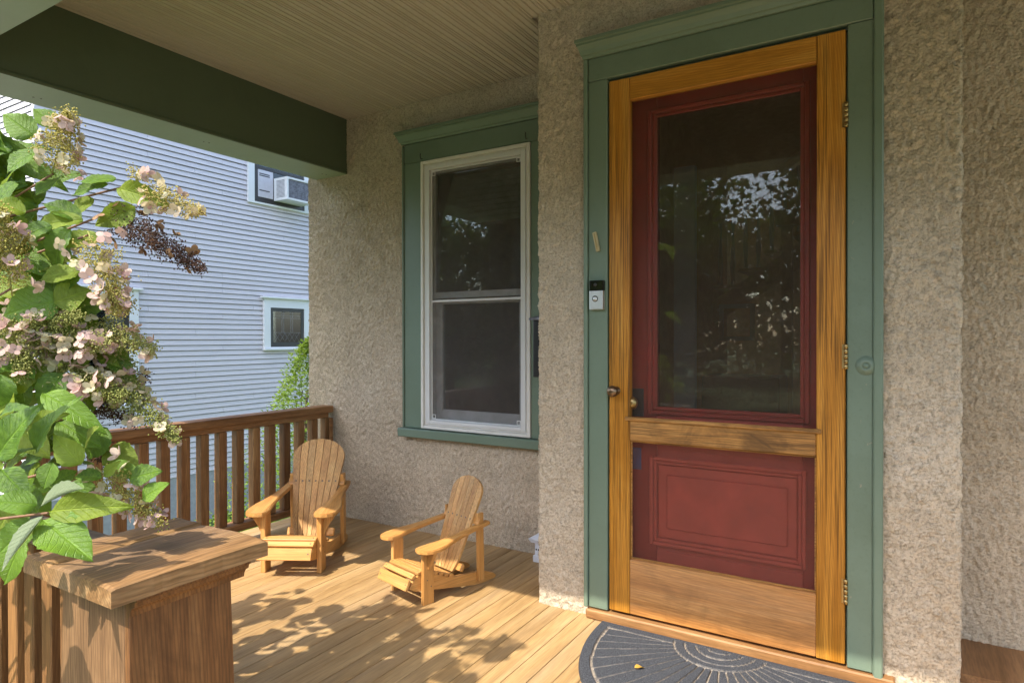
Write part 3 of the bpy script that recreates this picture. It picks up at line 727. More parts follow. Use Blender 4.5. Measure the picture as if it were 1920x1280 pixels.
# ------------------------------------------------------------------ doormat
def doormat():
    cx, cy = -.566, 2.392; a, b_ = .464, .60
    nt_, nr = 420, 110
    th = np.linspace(0, math.pi, nt_)
    rr = np.linspace(0.0, 1, nr)
    RR, TH = np.meshgrid(rr, th)
    ex = 2.35
    ca, sa = np.abs(np.cos(TH)), np.abs(np.sin(TH))
    rad = 1/((ca/a)**ex + (sa/b_)**ex)**(1/ex)             # superellipse outline
    rx = RR*rad
    X = cx + np.cos(TH)*rx; Y = cy - np.sin(TH)*rx
    dist = rx; edge = np.minimum(rad - rx, np.sin(TH)*rx)     # distance to the rim (curved and straight)
    nrib = 23
    ph = (TH/math.pi*nrib) % 1.0
    w = .0062/np.maximum(dist*math.pi/nrib, .004)
    g = (np.minimum(ph, 1-ph) < w*.5).astype(float)*((dist > .165) & (edge > .045))
    for rc in (.045, .085, .125, .163):
        g = np.maximum(g, (np.abs(dist - rc) < .0036)*(edge > .02)*1.0)
    g = np.maximum(g, ((np.abs((rad-rx) - .048) < .005) | (np.abs(np.sin(TH)*rx - .048) < .0045))*(edge > .04)*1.0*(dist > .165))
    Z = .016 - .008*g
    Z = np.where(edge < .003, .0005, Z)
    Z = Z - np.clip((.012-edge)/.012, 0, 1)*.003
    V = np.stack([X, Y, Z], -1).reshape(-1, 3); idx = np.arange(nt_*nr).reshape(nt_, nr)
    F = np.stack([idx[:-1, :-1], idx[:-1, 1:], idx[1:, 1:], idx[1:, :-1]], -1).reshape(-1, 4)[:, ::-1]
    me = mesh_np('doormat', V, F, False)
    at_ = me.attributes.new('groove', 'FLOAT', 'POINT'); at_.data.foreach_set('value', g.astype(np.float32).ravel()) if len(me.vertices) == g.size else None
    me.materials.append(M['doormat'])
    o = link('doormat', me); o.rotation_euler = (0, 0, 0)
    tag(o, 'grey half-round rubber doormat with sunburst ribs in front of the oak screen door', 'doormat')
    return o
doormat()

# ------------------------------------------------------------------ leaves: mesh shared by plants
def leaf_arrays(L, w, curl, fold, wav=.0, nl=17, nw=7, twist=0.0, tipx=1.0):
    t = np.linspace(0, 1, nl)[:, None]; u = np.linspace(-1, 1, nw)[None, :]
    hw = w*np.sin(np.pi*np.clip(t, 0, 1)**.80)**.85*(1-.12*t); hw[0] = w*.03; hw[-1] = w*.012
    X = u*hw; Y = t*L*np.ones_like(u)
    if nl > 10: X = X*(1 + .05*np.sin(t*61)*(np.abs(u) > .9))
    Z = -curl*L*t*t + fold*np.abs(X) + wav*np.sin((t-np.abs(u)*.28)*9*2*math.pi)*np.sin(np.pi*np.clip(np.abs(u), 0, 1)*.5)*w*.45 + wav*1.5*np.sin(t*9+u*2)*np.abs(u)*w
    ang = twist*t; X2 = X*np.cos(ang) - Z*np.sin(ang)*0; Z = Z + X*np.sin(ang)
    V = np.stack([X2, Y, Z], -1).reshape(-1, 3)
    idx = np.arange(nl*nw).reshape(nl, nw)
    F = np.stack([idx[:-1, :-1], idx[:-1, 1:], idx[1:, 1:], idx[1:, :-1]], -1).reshape(-1, 4)
    uv = np.stack([np.broadcast_to(u*.5*np.clip(hw/w, .05, 1)+.5, X.shape), np.broadcast_to(t, X.shape)], -1).reshape(-1, 2)
    return V, F, uv
def leaf_mesh(name, *a, **k):
    V, F, uv = leaf_arrays(*a, **k); return mesh_np(name, V, F, True, uv)
def orient(p, d, nrm):
    """matrix with y along d and z as near nrm as can be"""
    y = Vector(d).normalized(); z = (Vector(nrm) - y*Vector(nrm).dot(y)).normalized(); x_ = y.cross(z)
    m_ = Matrix((x_, y, z)).transposed().to_4x4(); m_.translation = p; return m_
fl = link('fallen_leaf', leaf_mesh('fallen_leaf', .040, .012, .35, .5, .03, twist=.8), None, petal('yellow_fallen_leaf', (.58, .34, .06), (.62, .40, .10), .2))
fl.matrix_world = orient(Vector((-.780, 2.090, .021)), (.7, .7, .1), (.1, -.3, 1))
tag(fl, 'small curled yellow leaf lying on the grey doormat', 'leaf')

# ------------------------------------------------------------------ railings and newel
side = thing('porch_railing', 'brown stained porch railing of upright balusters behind the two small chairs', 'railing', (-3.18, 2.0, 0))
link('top_rail', box_me(-3.235, -3.137, 1.0, 2.955, .668, .712, .008, seg=2), side, M['rail_y'])
link('top_batten', box_me(-3.205, -3.165, 1.0, 2.94, .635, .667, .003), side, M['rail_y'])
link('bottom_rail', box_me(-3.232, -3.140, 1.0, 2.955, .075, .115, .005), side, M['rail_y'])
bal = box_me(-.024, .024, -.024, .024, .116, .6345, .003)
y = 2.93
k = 0
while y > 1.05:
    o = link('baluster', bal, side, M['baluster']); o.location = (-3.186, y, 0); o.rotation_euler = (0, 0, (k % 4)*math.pi/2)
    y -= .1068; k += 1
link('rail_block', box_me(-3.150, -3.138, 2.925, 2.95, .116, .6345, .002), side, M['rail_y'])
frt = thing('porch_railing', 'weathered front porch railing running from the capped newel away under the hydrangea', 'railing', (-2.2, .82, 0))
link('top_rail', box_me(-3.05, -1.47, .775, .865, .612, .650, .006), frt, M['rail_x'])
link('bottom_rail', box_me(-3.05, -1.47, .775, .865, .075, .115, .005), frt, M['rail_x'])
x = -1.80; k = 0
balf = box_me(-.026, .026, -.024, .024, .116, .6115, .003)
while x > -3.0:
    o = link('baluster', balf, frt, M['baluster']); o.location = (x, .822, 0); o.rotation_euler = (0, 0, (k % 2)*math.pi)
    x -= .098; k += 1
nw = thing('newel_post', 'tapered box newel post of cedar with a wide weathered plank cap beside the steps', 'newel post', (-1.42, .79, 0))
# tapered body: side panels
nx0, nx1, ny0, ny1 = -1.535, -1.290, .678, .895
def tapered(x0, x1, y0, y1, z0, z1, t):
    bm = bmesh.new()
    vs = [bm.verts.new(v) for v in ((x0-t,y0-t,z0),(x1+t,y0-t,z0),(x1+t,y1+t,z0),(x0-t,y1+t,z0),(x0,y0,z1),(x1,y0,z1),(x1,y1,z1),(x0,y1,z1))]
    return bm, vs
bm, vs = tapered(nx0, nx1, ny0, ny1, 0, .640, .013)
for f in ((0,3,2,1),(4,5,6,7),(2,3,7,6),(3,0,4,7),(0,1,5,4),(1,2,6,5)): bm.faces.new([vs[i] for i in f])
bmesh.ops.bevel(bm, geom=bm.edges[:], offset=.003, segments=1, affect='EDGES')
link('post_body', bm_mesh(bm), nw, M['newel_grey'])
# face panel toward the steps, a board of its own
bm = bmesh.new()
vs = [bm.verts.new(v) for v in ((nx1+.0135, ny0-.014, 0), (nx1+.029, ny0-.014, 0), (nx1+.029, ny1+.014, 0), (nx1+.0135, ny1+.014, 0), (nx1+.0005, ny0-.001, .640), (nx1+.016, ny0-.001, .640), (nx1+.016, ny1+.001, .640), (nx1+.0005, ny1+.001, .640))]
for f in ((0,3,2,1),(4,5,6,7),(0,1,5,4),(1,2,6,5),(2,3,7,6),(3,0,4,7)): bm.faces.new([vs[i] for i in f])
bmesh.ops.bevel(bm, geom=bm.edges[:], offset=.002, segments=1, affect='EDGES')
link('post_panel', bm_mesh(bm), nw, M['newel'])
cv = [(0, .610), (.006, .610), (.008, .620), (.014, .628), (.022, .632), (.024, .640), (.030, .644), (.030, .6505), (0, .6505)]
link('cap_moulding', prism_me([(nx1+.0165+p, q) for p, q in cv], lambda p, q, t: (p, t, q), ny0-.004, ny1+.030), nw, M['newel'])
link('cap_moulding', prism_me([(ny1+.003+p, q) for p, q in cv], lambda p, q, t: (t, p, q), nx0, nx1+.016), nw, M['newel'])
def rough_plank(x0, x1, y0, y1, z0, z1, seed, cup=.0):
    nx, ny = 10, 40
    g = np.random.default_rng(seed)
    bm = bmesh.new(); top = []; bot = []
    ex = np.convolve(g.standard_normal(ny+4), np.ones(5)/5, 'valid')*.0022
    for j in range(ny):
        yy = y0 + (y1-y0)*j/(ny-1)
        rt, rb = [], []
        for i in range(nx):
            s = i/(nx-1); xx = x0 + (x1-x0)*s + (ex[j]*(s > .9))
            zz = z1 + .0009*math.sin(17*yy+seed+9*s) - cup*(2*s-1)**2 - (.0035 if i in (0, nx-1) else 0) - (.003 if j in (0, ny-1) else 0)
            rt.append(bm.verts.new((xx, yy, zz))); rb.append(bm.verts.new((xx, yy, z0)))
        top.append(rt); bot.append(rb)
    for j in range(ny-1):
        for i in range(nx-1):
            bm.faces.new((top[j][i], top[j][i+1], top[j+1][i+1], top[j+1][i])); bm.faces.new((bot[j][i+1], bot[j][i], bot[j+1][i], bot[j+1][i+1]))
        bm.faces.new((top[j+1][0], bot[j+1][0], bot[j][0], top[j][0])); bm.faces.new((top[j][nx-1], bot[j][nx-1], bot[j+1][nx-1], top[j+1][nx-1]))
    for i in range(nx-1):
        bm.faces.new((top[0][i], bot[0][i], bot[0][i+1], top[0][i+1])); bm.faces.new((top[ny-1][i+1], bot[ny-1][i+1], bot[ny-1][i], top[ny-1][i]))
    me = bm_mesh(bm); return me
link('cap_plank', rough_plank(-1.592, -1.4795, .628, .966, .651, .689, 3, .001), nw, M['cap'])
link('cap_plank', rough_plank(-1.4765, -1.235, .624, .964, .651, .690, 5, .0015), nw, M['cap'])

# ------------------------------------------------------------------ the two child's chairs
def chair(name, label, loc, fdir, s, nback, nseat=9, backw=.105, topw=.115):
    """local axes: x to the sitter's left, y backward, z up; s scales"""
    f = Vector((fdir[0], fdir[1], 0)).normalized()
    rz = math.atan2(f.x, -f.y)                  # local -y looks along f
    t = thing(name, label, 'chair', (loc[0], loc[1], 0), 'small wooden armchairs on the deck')
    t.rotation_euler = (0, 0, rz); t.scale = (s, s, s)
    def P(nm, me, m, lab=None):
        o = bpy.data.objects.new(nm, me); COL.objects.link(o); o.parent = t
        if len(me.materials) == 0: me.materials.append(m)
        return o
    def scr(bm, M_, r_=.0030): add_lathe(bm, [(r_, 0), (r_*.9, .0006), (r_*.2, .0002)], M_, 8)
    rail_pts = [(-.085, .082), (-.055, .064), (.285, .002), (.33, .0), (.405, .004), (.416, .014), (.40, .030), (.345, .052), (.28, .062), (.20, .068), (.165, .070), (.12, .082), (.06, .108), (.01, .126), (-.03, .129), (-.062, .116)]
    for sx in (-1, 1):
        x0, x1 = sorted((sx*.086, sx*.104))
        P('side_rail', prism_me(rail_pts, AX['x'], x0, x1, .0012), M['chair_y'])
        x0, x1 = sorted((sx*.1045, sx*.1245))
        lg = P('leg', box_me(x0, x1, -.026, .030, 0, .2325, .002), M['chair_z'])
        bm = bmesh.new()
        for zz, yy in ((.205, .004), (.16, .0), (.105, -.006), (.075, .014)):
            scr(bm, Matrix.Translation((sx*.1245, yy, zz)) @ Matrix.Rotation(sx*R(90), 4, 'Y'))
        o = bpy.data.objects.new('screw', bm_mesh(bm)); COL.objects.link(o); o.parent = lg; o.data.materials.append(M['screw'])
        # bracket under the arm, outside the leg
        P('arm_bracket', prism_me([(0, .2325), (.046, .2325), (.040, .215), (.018, .185), (.006, .155), (0, .150)], lambda p, q, tt: (sx*(.1248+p), tt, q), -.006, .012, .001), M['chair_z'])
        # arm: a sinuous board
        out = [(-.062, .118), (-.066, .135), (-.060, .158), (-.045, .176), (-.020, .186), (.02, .188), (.06, .183), (.10, .170), (.16, .155), (.24, .147), (.31, .143), (.345, .138)]
        inn = [(.345, .106), (.28, .108), (.20, .112), (.12, .112), (.06, .106), (.0, .098), (-.035, .096), (-.055, .104)]
        bm = bmesh.new()
        pts = out + inn
        lo = [bm.verts.new((sx*p[1], p[0], .2330 + .045*max(0, p[0])/.35)) for p in pts]; hi = [bm.verts.new((sx*p[1], p[0], .2500 + .045*max(0, p[0])/.35)) for p in pts]
        bm.faces.new(lo[::-1]); bm.faces.new(hi)
        for i in range(len(pts)): j = (i+1) % len(pts); bm.faces.new((lo[i], lo[j], hi[j], hi[i]))
        bmesh.ops.recalc_face_normals(bm, faces=bm.faces[:])
        bmesh.ops.bevel(bm, geom=[e for e in bm.edges if len(e.link_faces) == 2 and (len(e.link_faces[0].verts) > 4) != (len(e.link_faces[1].verts) > 4)], offset=.003, segments=2, affect='EDGES')
        P('arm', bm_mesh(bm), M['chair_y'])
        # rear upright leaning a little
        bm = bmesh.new(); x0, x1 = sorted((sx*.1052, sx*.122))
        vs = add_box(bm, x0, x1, .290, .325, .020, .335)
        for v in vs:
            if v.co.z > .3: v.co.y -= .006
        bmesh.ops.bevel(bm, geom=bm.edges[:], offset=.0015, segments=1, affect='EDGES')
        P('rear_post', bm_mesh(bm), M['chair_z'])
    # seat slats follow the rail's top
    prof = [(-.094, .100, 68), (-.066, .1285, 38), (-.033, .1385, 12), (-.004, .1375, -6), (.025, .130, -20), (.054, .1185, -26), (.083, .106, -26), (.112, .0945, -20), (.141, .0845, -14)]
    for i, (yy, zz, ang) in enumerate(prof[:nseat]):
        wd = .023 if i else .026
        bm = bmesh.new(); hw = .108
        T = Matrix.Translation((0, yy, zz)) @ Matrix.Rotation(R(ang), 4, 'X')
        add_box(bm, -hw, hw, -wd/2 if i else -.024, wd/2 if i else .022, -.0065, .0065, 0, T)
        bmesh.ops.bevel(bm, geom=bm.edges[:], offset=.0015, segments=1, affect='EDGES')
        sl = P('seat_slat', bm_mesh(bm), M['chair_x'])
        bm = bmesh.new()
        for q in (-.095, .095): scr(bm, T @ Matrix.Translation((q, 0, .0066)))
        o = bpy.data.objects.new('screw', bm_mesh(bm)); COL.objects.link(o); o.parent = sl; o.data.materials.append(M['screw'])
    # back: leaning fan of slats with a rounded top
    y0, z0, y1, z1 = .185, .078, .352, .482
    d = Vector((0, y1-y0, z1-z0)); H = d.length; d.normalize(); nn = Vector((0, -d.z, d.y))
    B = Matrix((Vector((1, 0, 0)), d, -nn)).transposed().to_4x4(); B.translation = Vector((0, y0, z0))
    B = Matrix.Translation((0, y0, z0)) @ Matrix(((1, 0, 0, 0), (0, d.y, nn.y, 0), (0, d.z, nn.z, 0), (0, 0, 0, 1)))
    zs = H - topw*.74
    def halfw(h):      # half width at height h up the back
        if h < .06: return .062 + (backw-.024-.062)*(h/.06)
        if h < zs: return backw-.024 + (topw-(backw-.024))*((h-.06)/(zs-.06))
        q = min(1, (h-zs)/(H-zs)); return topw*max(0, 1-q**2.1)**.5
    for i in range(nback):
        a, b2 = -1+2*i/nback, -1+2*(i+1)/nback
        hs = list(np.linspace(0, H*.9, 30)) + list(H*(1-.1*(1-np.linspace(.08, 1, 12))**1.6))
        Lp, Rp = [], []
        for h in hs:
            top = topw if h >= zs else halfw(h)
            w_ = halfw(h)
            full = topw if h > zs else w_
            xl, xr = a*full+.0011, b2*full-.0011
            xl2, xr2 = max(xl, -w_), min(xr, w_)
            if xr2 - xl2 > .0006: Lp.append((xl2, h)); Rp.append((xr2, h))
        if h >= zs:
            pass
        poly = Rp + Lp[::-1]
        bm = bmesh.new()
        zf = .006 - .010*((a+b2)/2)**2*0
        lo = [bm.verts.new(B @ Vector((p, q, -.006))) for p, q in poly]; hi = [bm.verts.new(B @ Vector((p, q, .006))) for p, q in poly]
        bm.faces.new(lo[::-1]); bm.faces.new(hi)
        for k_ in range(len(poly)): j = (k_+1) % len(poly); bm.faces.new((lo[k_], lo[j], hi[j], hi[k_]))
        bmesh.ops.recalc_face_normals(bm, faces=bm.faces[:])
        bs = P('back_slat', bm_mesh(bm), M['back_slat'])
        bm = bmesh.new()
        hh = H*.56
        scr(bm, B @ Matrix.Translation(((a+b2)/2*halfw(hh), hh, .0061)), .0042)
        o = bpy.data.objects.new('screw', bm_mesh(bm)); COL.objects.link(o); o.parent = bs; o.data.materials.append(M['screw'])
    Bc = B @ Matrix.Translation((0, 0, -.0155))
    for hh, ww, nm in ((H*.56, .127, 'back_brace'), (.028, .1035, 'lower_brace')):
        bm = bmesh.new(); add_box(bm, -ww, ww, hh-.017, hh+.017, -.009, .009, 0, Bc)
        bmesh.ops.bevel(bm, geom=bm.edges[:], offset=.003, segments=1, affect='EDGES')
        P(nm, bm_mesh(bm), M['chair_x'])
    return t
chair('armchair', 'larger child-size slatted wooden armchair nearest the railing, with a wide fan back', (-2.565, 2.15), (.49, -.87), 1.21, 7, nseat=8, topw=.118)
chair('armchair', 'smaller child-size slatted wooden armchair beside the entry wall, seen from its side', (-1.863, 2.21), (-.25, -.968), 1.0, 6, topw=.106)

# ------------------------------------------------------------------ neighbour's house
NX, NY = -9.0, 3.69
nb = thing('neighbour_house', 'pale blue-grey clapboard house next door with white window trim', 'house', (-12, 8, GZ))
link('house_body', box_me(-16.5, NX-.03, NY+.03, 15, -.86, 6.3, 0), nb, M['siding'])
link('house_foundation', box_me(-16.4, NX+.012, NY+.10, 14.9, GZ-.1, -.862, 0), nb, M['foundation'])
EXP = .0795
clap = [(-.028, .006), (.012, .006), (.014, 0), (.019, 0), (.021, .002), (.006, EXP-.010), (-.022, EXP-.009), (-.022, EXP+.005), (-.028, EXP+.005)]
splits = (5.05, 6.2, 7.35, 4.6, 5.75, 6.75)
cs = [(prism_me([(NX+p, q) for p, q in clap], lambda p, q, t: (p, t, q), NY-.019, sp-.0015), prism_me([(NX+p, q) for p, q in clap], lambda p, q, t: (p, t, q), sp+.0015, 15.0)) for sp in splits]
cf = prism_me([(NY-p, q) for p, q in clap], lambda p, q, t: (t, p, q), -16.5, NX+.017)
z = -.86
while z < 6.2:
    pair = cs[int(round((z+.86)/EXP)*5 % 6)] if rnd.random() < .75 else cs[rnd.randrange(6)]
    for me in (pair[0], pair[1], cf):
        o = link('siding_board', me, nb, M['siding']); o.location = (rnd.uniform(0, .0015), 0, z + rnd.uniform(-.0022, .0022))
    z += EXP
bm = bmesh.new()
vs = [bm.verts.new(v) for v in ((-17, NY-.4, 6.25), (NX+.45, NY-.4, 6.25), (NX+.45, 15.4, 6.25), (-17, 15.4, 6.25), (-12.7, NY-.4, 8.8), (-12.7, 15.4, 8.8))]
for f in ((0,1,4),(1,2,5,4),(2,3,5),(3,0,4,5),(3,2,1,0)): bm.faces.new([vs[i] for i in f])
link('roof', bm_mesh(bm), nb, M['roof'])
def nwindow(y0, y1, z0, z1, tr, cap_, sill_, pane=None, frame=.06):
    """white trim outer box y0..y1, z0..z1 on the side wall"""
    w = link('window', frame_box_x(y0, y1, z0, z1, tr, NX+.0, NX+.050), nb, M['white_house'])
    iy0, iy1, iz0, iz1 = y0+tr[0], y1-tr[1], z0+tr[2], z1-tr[3]
    sub('window_frame', frame_box_x(iy0, iy1, iz0, iz1, (frame, frame, frame*1.3, frame), NX-.0, NX+.034), w, M['dark_frame'])
    sub('window_pane', box_me(NX+.025, NX+.028, iy0+frame, iy1-frame, iz0+frame*1.3, iz1-frame, 0), w, M['glass_far'])
    sub('room_backing', box_me(NX+.0195, NX+.0205, iy0+.01, iy1-.01, iz0+.01, iz1-.01, 0), w, M['black_metal'])
    if cap_: sub('window_cap', box_me(NX+.0, NX+.09, y0-.05, y1+.05, z1+.001, z1+.035, .008), w, M['white_house'])
    if sill_: sub('sill', box_me(NX+.0, NX+.08, y0-.01, y1+.01, z0-.035, z0-.001, .006), w, M['white_house'])
    return w, (iy0, iy1, iz0, iz1)
def frame_box_x(y0, y1, z0, z1, t, xa, xb):
    bm = bmesh.new()
    add_box(bm, xa, xb, y0, y0+t[0], z0, z1); add_box(bm, xa, xb, y1-t[1], y1, z0, z1)
    add_box(bm, xa, xb, y0+t[0]+.0005, y1-t[1]-.0005, z0, z0+t[2]); add_box(bm, xa, xb, y0+t[0]+.0005, y1-t[1]-.0005, z1-t[3], z1)
    return bm_mesh(bm)
# small leaded window
w1, q = nwindow(6.93, 7.90, .98, 1.80, (.125, .14, .02, .145), True, True)
iy0, iy1, iz0, iz1 = q
bm = bmesh.new()
for yy in (iy0+.24, iy0+.28, iy1-.24, iy1-.28): add_box(bm, NX+.0285, NX+.0315, yy-.0014, yy+.0014, iz0+.24, iz1-.06)
for zz in (iz0+.24, iz1-.13, iz1-.17): add_box(bm, NX+.0285, NX+.0315, iy0+.07, iy1-.07, zz-.0014, zz+.0014)
for k_ in range(5):
    a = iy0+.10+k_*.1
    add_tube(bm, [(NX+.030, a, iz0+.09), (NX+.030, a+.1, iz0+.23)], .0012, 4); add_tube(bm, [(NX+.030, a+.1, iz0+.09), (NX+.030, a, iz0+.23)], .0012, 4)
sub('leaded_came', bm_mesh(bm), w1, M['foundation'])
# upper window with the air conditioner
w2, q = nwindow(6.64, 7.90, 3.33, 4.75, (.115, .13, .03, .12), True, False, frame=.07)
sub('meeting_rail', box_me(NX+.0285, NX+.040, 6.80, 7.70, 3.90, 3.95, .003), w2, M['dark_frame'])
sub('filler_panel', box_me(NX+.0285, NX+.041, 6.83, 7.12, 3.45, 3.895, .003), w2, M['paper'])
for zz in (3.83, 3.80, 3.56): sub('printed_bar', box_me(NX+.0415, NX+.043, 6.85, 7.05, zz-.009, zz+.009, 0), w2, M['paper_dark'])
sub('window_shade', box_me(NX+.0285, NX+.031, 7.72, 7.735, 3.95, 4.55, 0), w2, M['white_house'])
ac = thing('air_conditioner', 'white window air conditioner with scratched grey back grille in the upper window next door', 'air conditioner', (NX+.2, 7.4, 3.42))
link('ac_case', frame_box_x(7.14, 7.70, 3.43, 3.80, (.03, .03, .03, .03), NX+.03, NX+.36), ac, M['ac_white'])
link('ac_back', box_me(NX+.05, NX+.335, 7.17, 7.67, 3.46, 3.77, 0), ac, M['ac_grille'])
bm = bmesh.new()
for k_ in range(13):
    add_box(bm, NX+.336, NX+.342, 7.172, 7.668, 3.468+k_*.023, 3.474+k_*.023)
link('ac_grille', bm_mesh(bm), ac, M['ac_grille'])
bm = bmesh.new()
for k_ in range(14): add_box(bm, NX+.10, NX+.30, 7.1375, 7.1395, 3.475+k_*.021, 3.483+k_*.021)
link('ac_louvre', bm_mesh(bm), ac, M['ac_grille'])
# window half behind the hydrangea
nwindow(3.98, 4.90, .25, 1.80, (.12, .12, .03, .13), True, True)

# ------------------------------------------------------------------ hydrangea
hyd = thing('hydrangea', 'large panicle hydrangea with pink and cream flower heads leaning over the front railing', 'shrub', (-2.1, .35, GZ))
CAMP = Vector((0, 0, CAM_H))
leafmeshes = [leaf_mesh('hydrangea_leaf', 1.0, .27+.03*(i % 3), .10+.07*i, .18+.07*(i % 4), .085, twist=(-.3, .2, .4, -.15, .0)[i % 5]) for i in range(8)]
curled = [leaf_mesh('curled_leaf', 1.0, .20, .15, 1.1, .03, twist=.5), leaf_mesh('curled_leaf', 1.0, .21, .2, 1.4, .03, twist=-.4)]
for me in leafmeshes: me.materials.append(M['leaf'])
young = [me.copy() for me in leafmeshes[:4]]
for me in young: me.materials.clear(); me.materials.append(M['leaf_young'])
for me in curled: me.materials.append(M['leaf_spot'])
def put_leaf(p, q, nrm, width=None, me=None, name='leaf'):
    L = (q-p).length
    me = me or (young[rnd.randrange(4)] if rnd.random() < .28 else leafmeshes[rnd.randrange(8)])
    o = link(name, me, hyd)
    m_ = orient(p, q-p, nrm); wsc = (width/L)/.56 if width else rnd.uniform(.85, 1.1)
    o.matrix_world = m_ @ Matrix.Diagonal((L*wsc, L, L, 1))
    # parent at a pure translation: keep world placement
    o.matrix_parent_inverse = Matrix.Translation(-BASE[hyd.name]); o.matrix_basis = m_ @ Matrix.Diagonal((L*wsc, L, L, 1))
    return o
SUNV = -SUN_DIR
# (base px, tip px, distance of base, of tip, width px, how: s = faces the sun/sky, c = faces the viewer, u = shows underside, k = curled)
LV = [
 ((66,256),(6,209),1.50,1.46,46,'c'), ((106,236),(63,200),1.52,1.50,34,'s'), ((73,284),(8,304),1.48,1.42,40,'s'), ((30,340),(-8,372),1.45,1.42,34,'s'),
 ((218,334),(146,336),1.50,1.46,26,'s'), ((202,344),(130,357),1.49,1.47,20,'s'), ((222,352),(302,374),1.50,1.47,40,'c'), ((254,388),(178,420),1.48,1.44,44,'c'),
 ((153,408),(84,374),1.46,1.42,34,'s'), ((156,412),(62,413),1.45,1.40,24,'s'), ((176,372),(132,394),1.5,1.48,26,'s'), ((48,398),(-6,370),1.42,1.38,34,'s'),
 ((98,424),(30,432),1.42,1.38,26,'s'), ((132,430),(68,492),1.42,1.40,40,'s'), ((190,444),(106,450),1.45,1.40,30,'s'), ((148,508),(72,516),1.42,1.38,34,'s'),
 ((112,560),(2,585),1.42,1.36,66,'c'), ((101,566),(166,540),1.40,1.42,44,'c'), ((152,506),(92,545),1.43,1.40,36,'c'), ((60,470),(10,440),1.42,1.40,36,'s'),
 ((40,300),(98,330),1.55,1.52,30,'s'), ((120,330),(60,356),1.52,1.46,36,'s'), ((20,470),(90,500),1.46,1.44,36,'s'), ((-10,610),(70,640),1.45,1.42,48,'c'),
 ((-6,786),(36,747),1.30,1.27,30,'s'), ((-6,856),(50,762),1.25,1.22,58,'c'), ((68,848),(86,748),1.26,1.24,40,'s'), ((52,806),(104,768),1.30,1.28,36,'s'),
 ((4,872),(50,830),1.26,1.25,24,'s'), ((152,869),(99,819),1.27,1.24,44,'c'), ((160,838),(173,796),1.30,1.28,38,'s'), ((82,736),(166,784),1.38,1.34,46,'c'),
 ((99,866),(76,914),1.25,1.23,36,'c'), ((92,908),(140,880),1.28,1.30,34,'c'), ((190,894),(140,885),1.30,1.28,22,'s'), ((194,892),(222,862),1.31,1.31,20,'c'),
 ((2,878),(40,922),1.22,1.20,44,'c'), ((76,948),(166,896),1.22,1.20,28,'k'), ((94,957),(223,941),1.21,1.20,52,'c'), ((80,973),(160,1036),1.20,1.16,62,'c'),
 ((68,946),(-8,930),1.20,1.15,34,'s'), ((80,966),(-4,1068),1.18,1.12,36,'k'), ((44,1010),(-4,1096),1.22,1.20,46,'c'), ((62,978),(-6,1030),1.20,1.16,44,'c'),
 ((243,896),(298,879),1.34,1.34,36,'c'), ((266,934),(309,903),1.33,1.33,28,'c'), ((202,872),(258,886),1.40,1.38,30,'c'), ((70,960),(30,900),1.24,1.26,30,'s'),
 ((180,640),(250,700),1.50,1.48,44,'c'), ((20,720),(80,690),1.42,1.40,44,'c'), ((10,660),(60,700),1.40,1.38,44,'c'), ((120,700),(60,760),1.42,1.38,44,'c'),
 ((150,640),(210,668),1.50,1.46,36,'c'), ((110,790),(180,830),1.42,1.40,46,'c'), ((30,800),(90,850),1.40,1.36,50,'c'), ((200,800),(150,860),1.46,1.44,46,'c'),
 ((110,880),(60,920),1.36,1.32,40,'c'), ((130,905),(190,930),1.36,1.34,36,'c'), ((30,940),(-10,990),1.30,1.26,44,'c'), ((200,840),(252,872),1.48,1.46,44,'c'),
 ((60,600),(130,650),1.48,1.44,46,'c'), ((10,520),(70,560),1.45,1.42,46,'c'), ((130,580),(190,560),1.46,1.44,40,'c'), ((0,700),(-10,780),1.36,1.34,50,'c'),
]
for (a, b_, d0, d1, wpx, how) in LV:
    p, q_ = at(*a, d0), at(*b_, d1)
    tocam = (CAMP - p).normalized()
    j = Vector((rnd.uniform(-.25, .25), rnd.uniform(-.25, .25), rnd.uniform(-.1, .25)))
    nrm = {'s': SUNV*.75 + tocam*.45, 'c': tocam*.95 + SUNV*.30, 'k': -tocam*.8 + SUNV*.2}[how] + j
    w_ = wpx*d0/FPX*(1.35 if how == 's' else 1.15)
    put_leaf(p, q_, nrm, w_, curled[rnd.randrange(2)] if how == 'k' else None)
# the rest of the bush: leaves on short shoots through its volume, off to the left and behind
def ray_px(P):
    v = Vector(P) - CAMP; z_ = v.dot(FW); return (960+FPX*v.dot(RT)/z_, 640-FPX*v.dot(UP)/z_) if z_ > .1 else (-9999, 0)
# stems first
base = Vector((-2.95, .30, GZ))
stem_tips = []
def stem(pts, r0, r1):
    n_ = 9; P_ = [Vector(p) for p in pts]; out = []
    for i in range(n_):
        t_ = i/(n_-1)
        a = P_[0].lerp(P_[1], t_); b2 = P_[1].lerp(P_[2], t_); out.append(a.lerp(b2, t_))
    bm = bmesh.new(); add_tube(bm, out, [r0+(r1-r0)*i/(n_-1) for i in range(n_)], 7)
    link('stem', bm_mesh(bm), hyd, M['stem']); return out
targets = [at(100,325,1.5), at(250,345,1.5), at(205,398,1.5), at(20,540,1.36), at(165,440,1.42), at(60,650,1.42), at(165,620,1.48), at(60,700,1.46), at(190,700,1.5), at(190,885,1.36), at(90,960,1.2), at(150,868,1.27), at(170,770,1.6)]
for q_ in targets:
    mid = Vector((-2.75+rnd.uniform(-.2, .1), .3+rnd.uniform(-.1, .15), q_.z-.15+rnd.uniform(-.15, .1)))
    st = stem((base + Vector((rnd.uniform(-.15, .15), rnd.uniform(-.1, .1), 0)), mid, q_), .008, .0024)
rng2 = random.Random(21)
n_l = 0
tries = 0
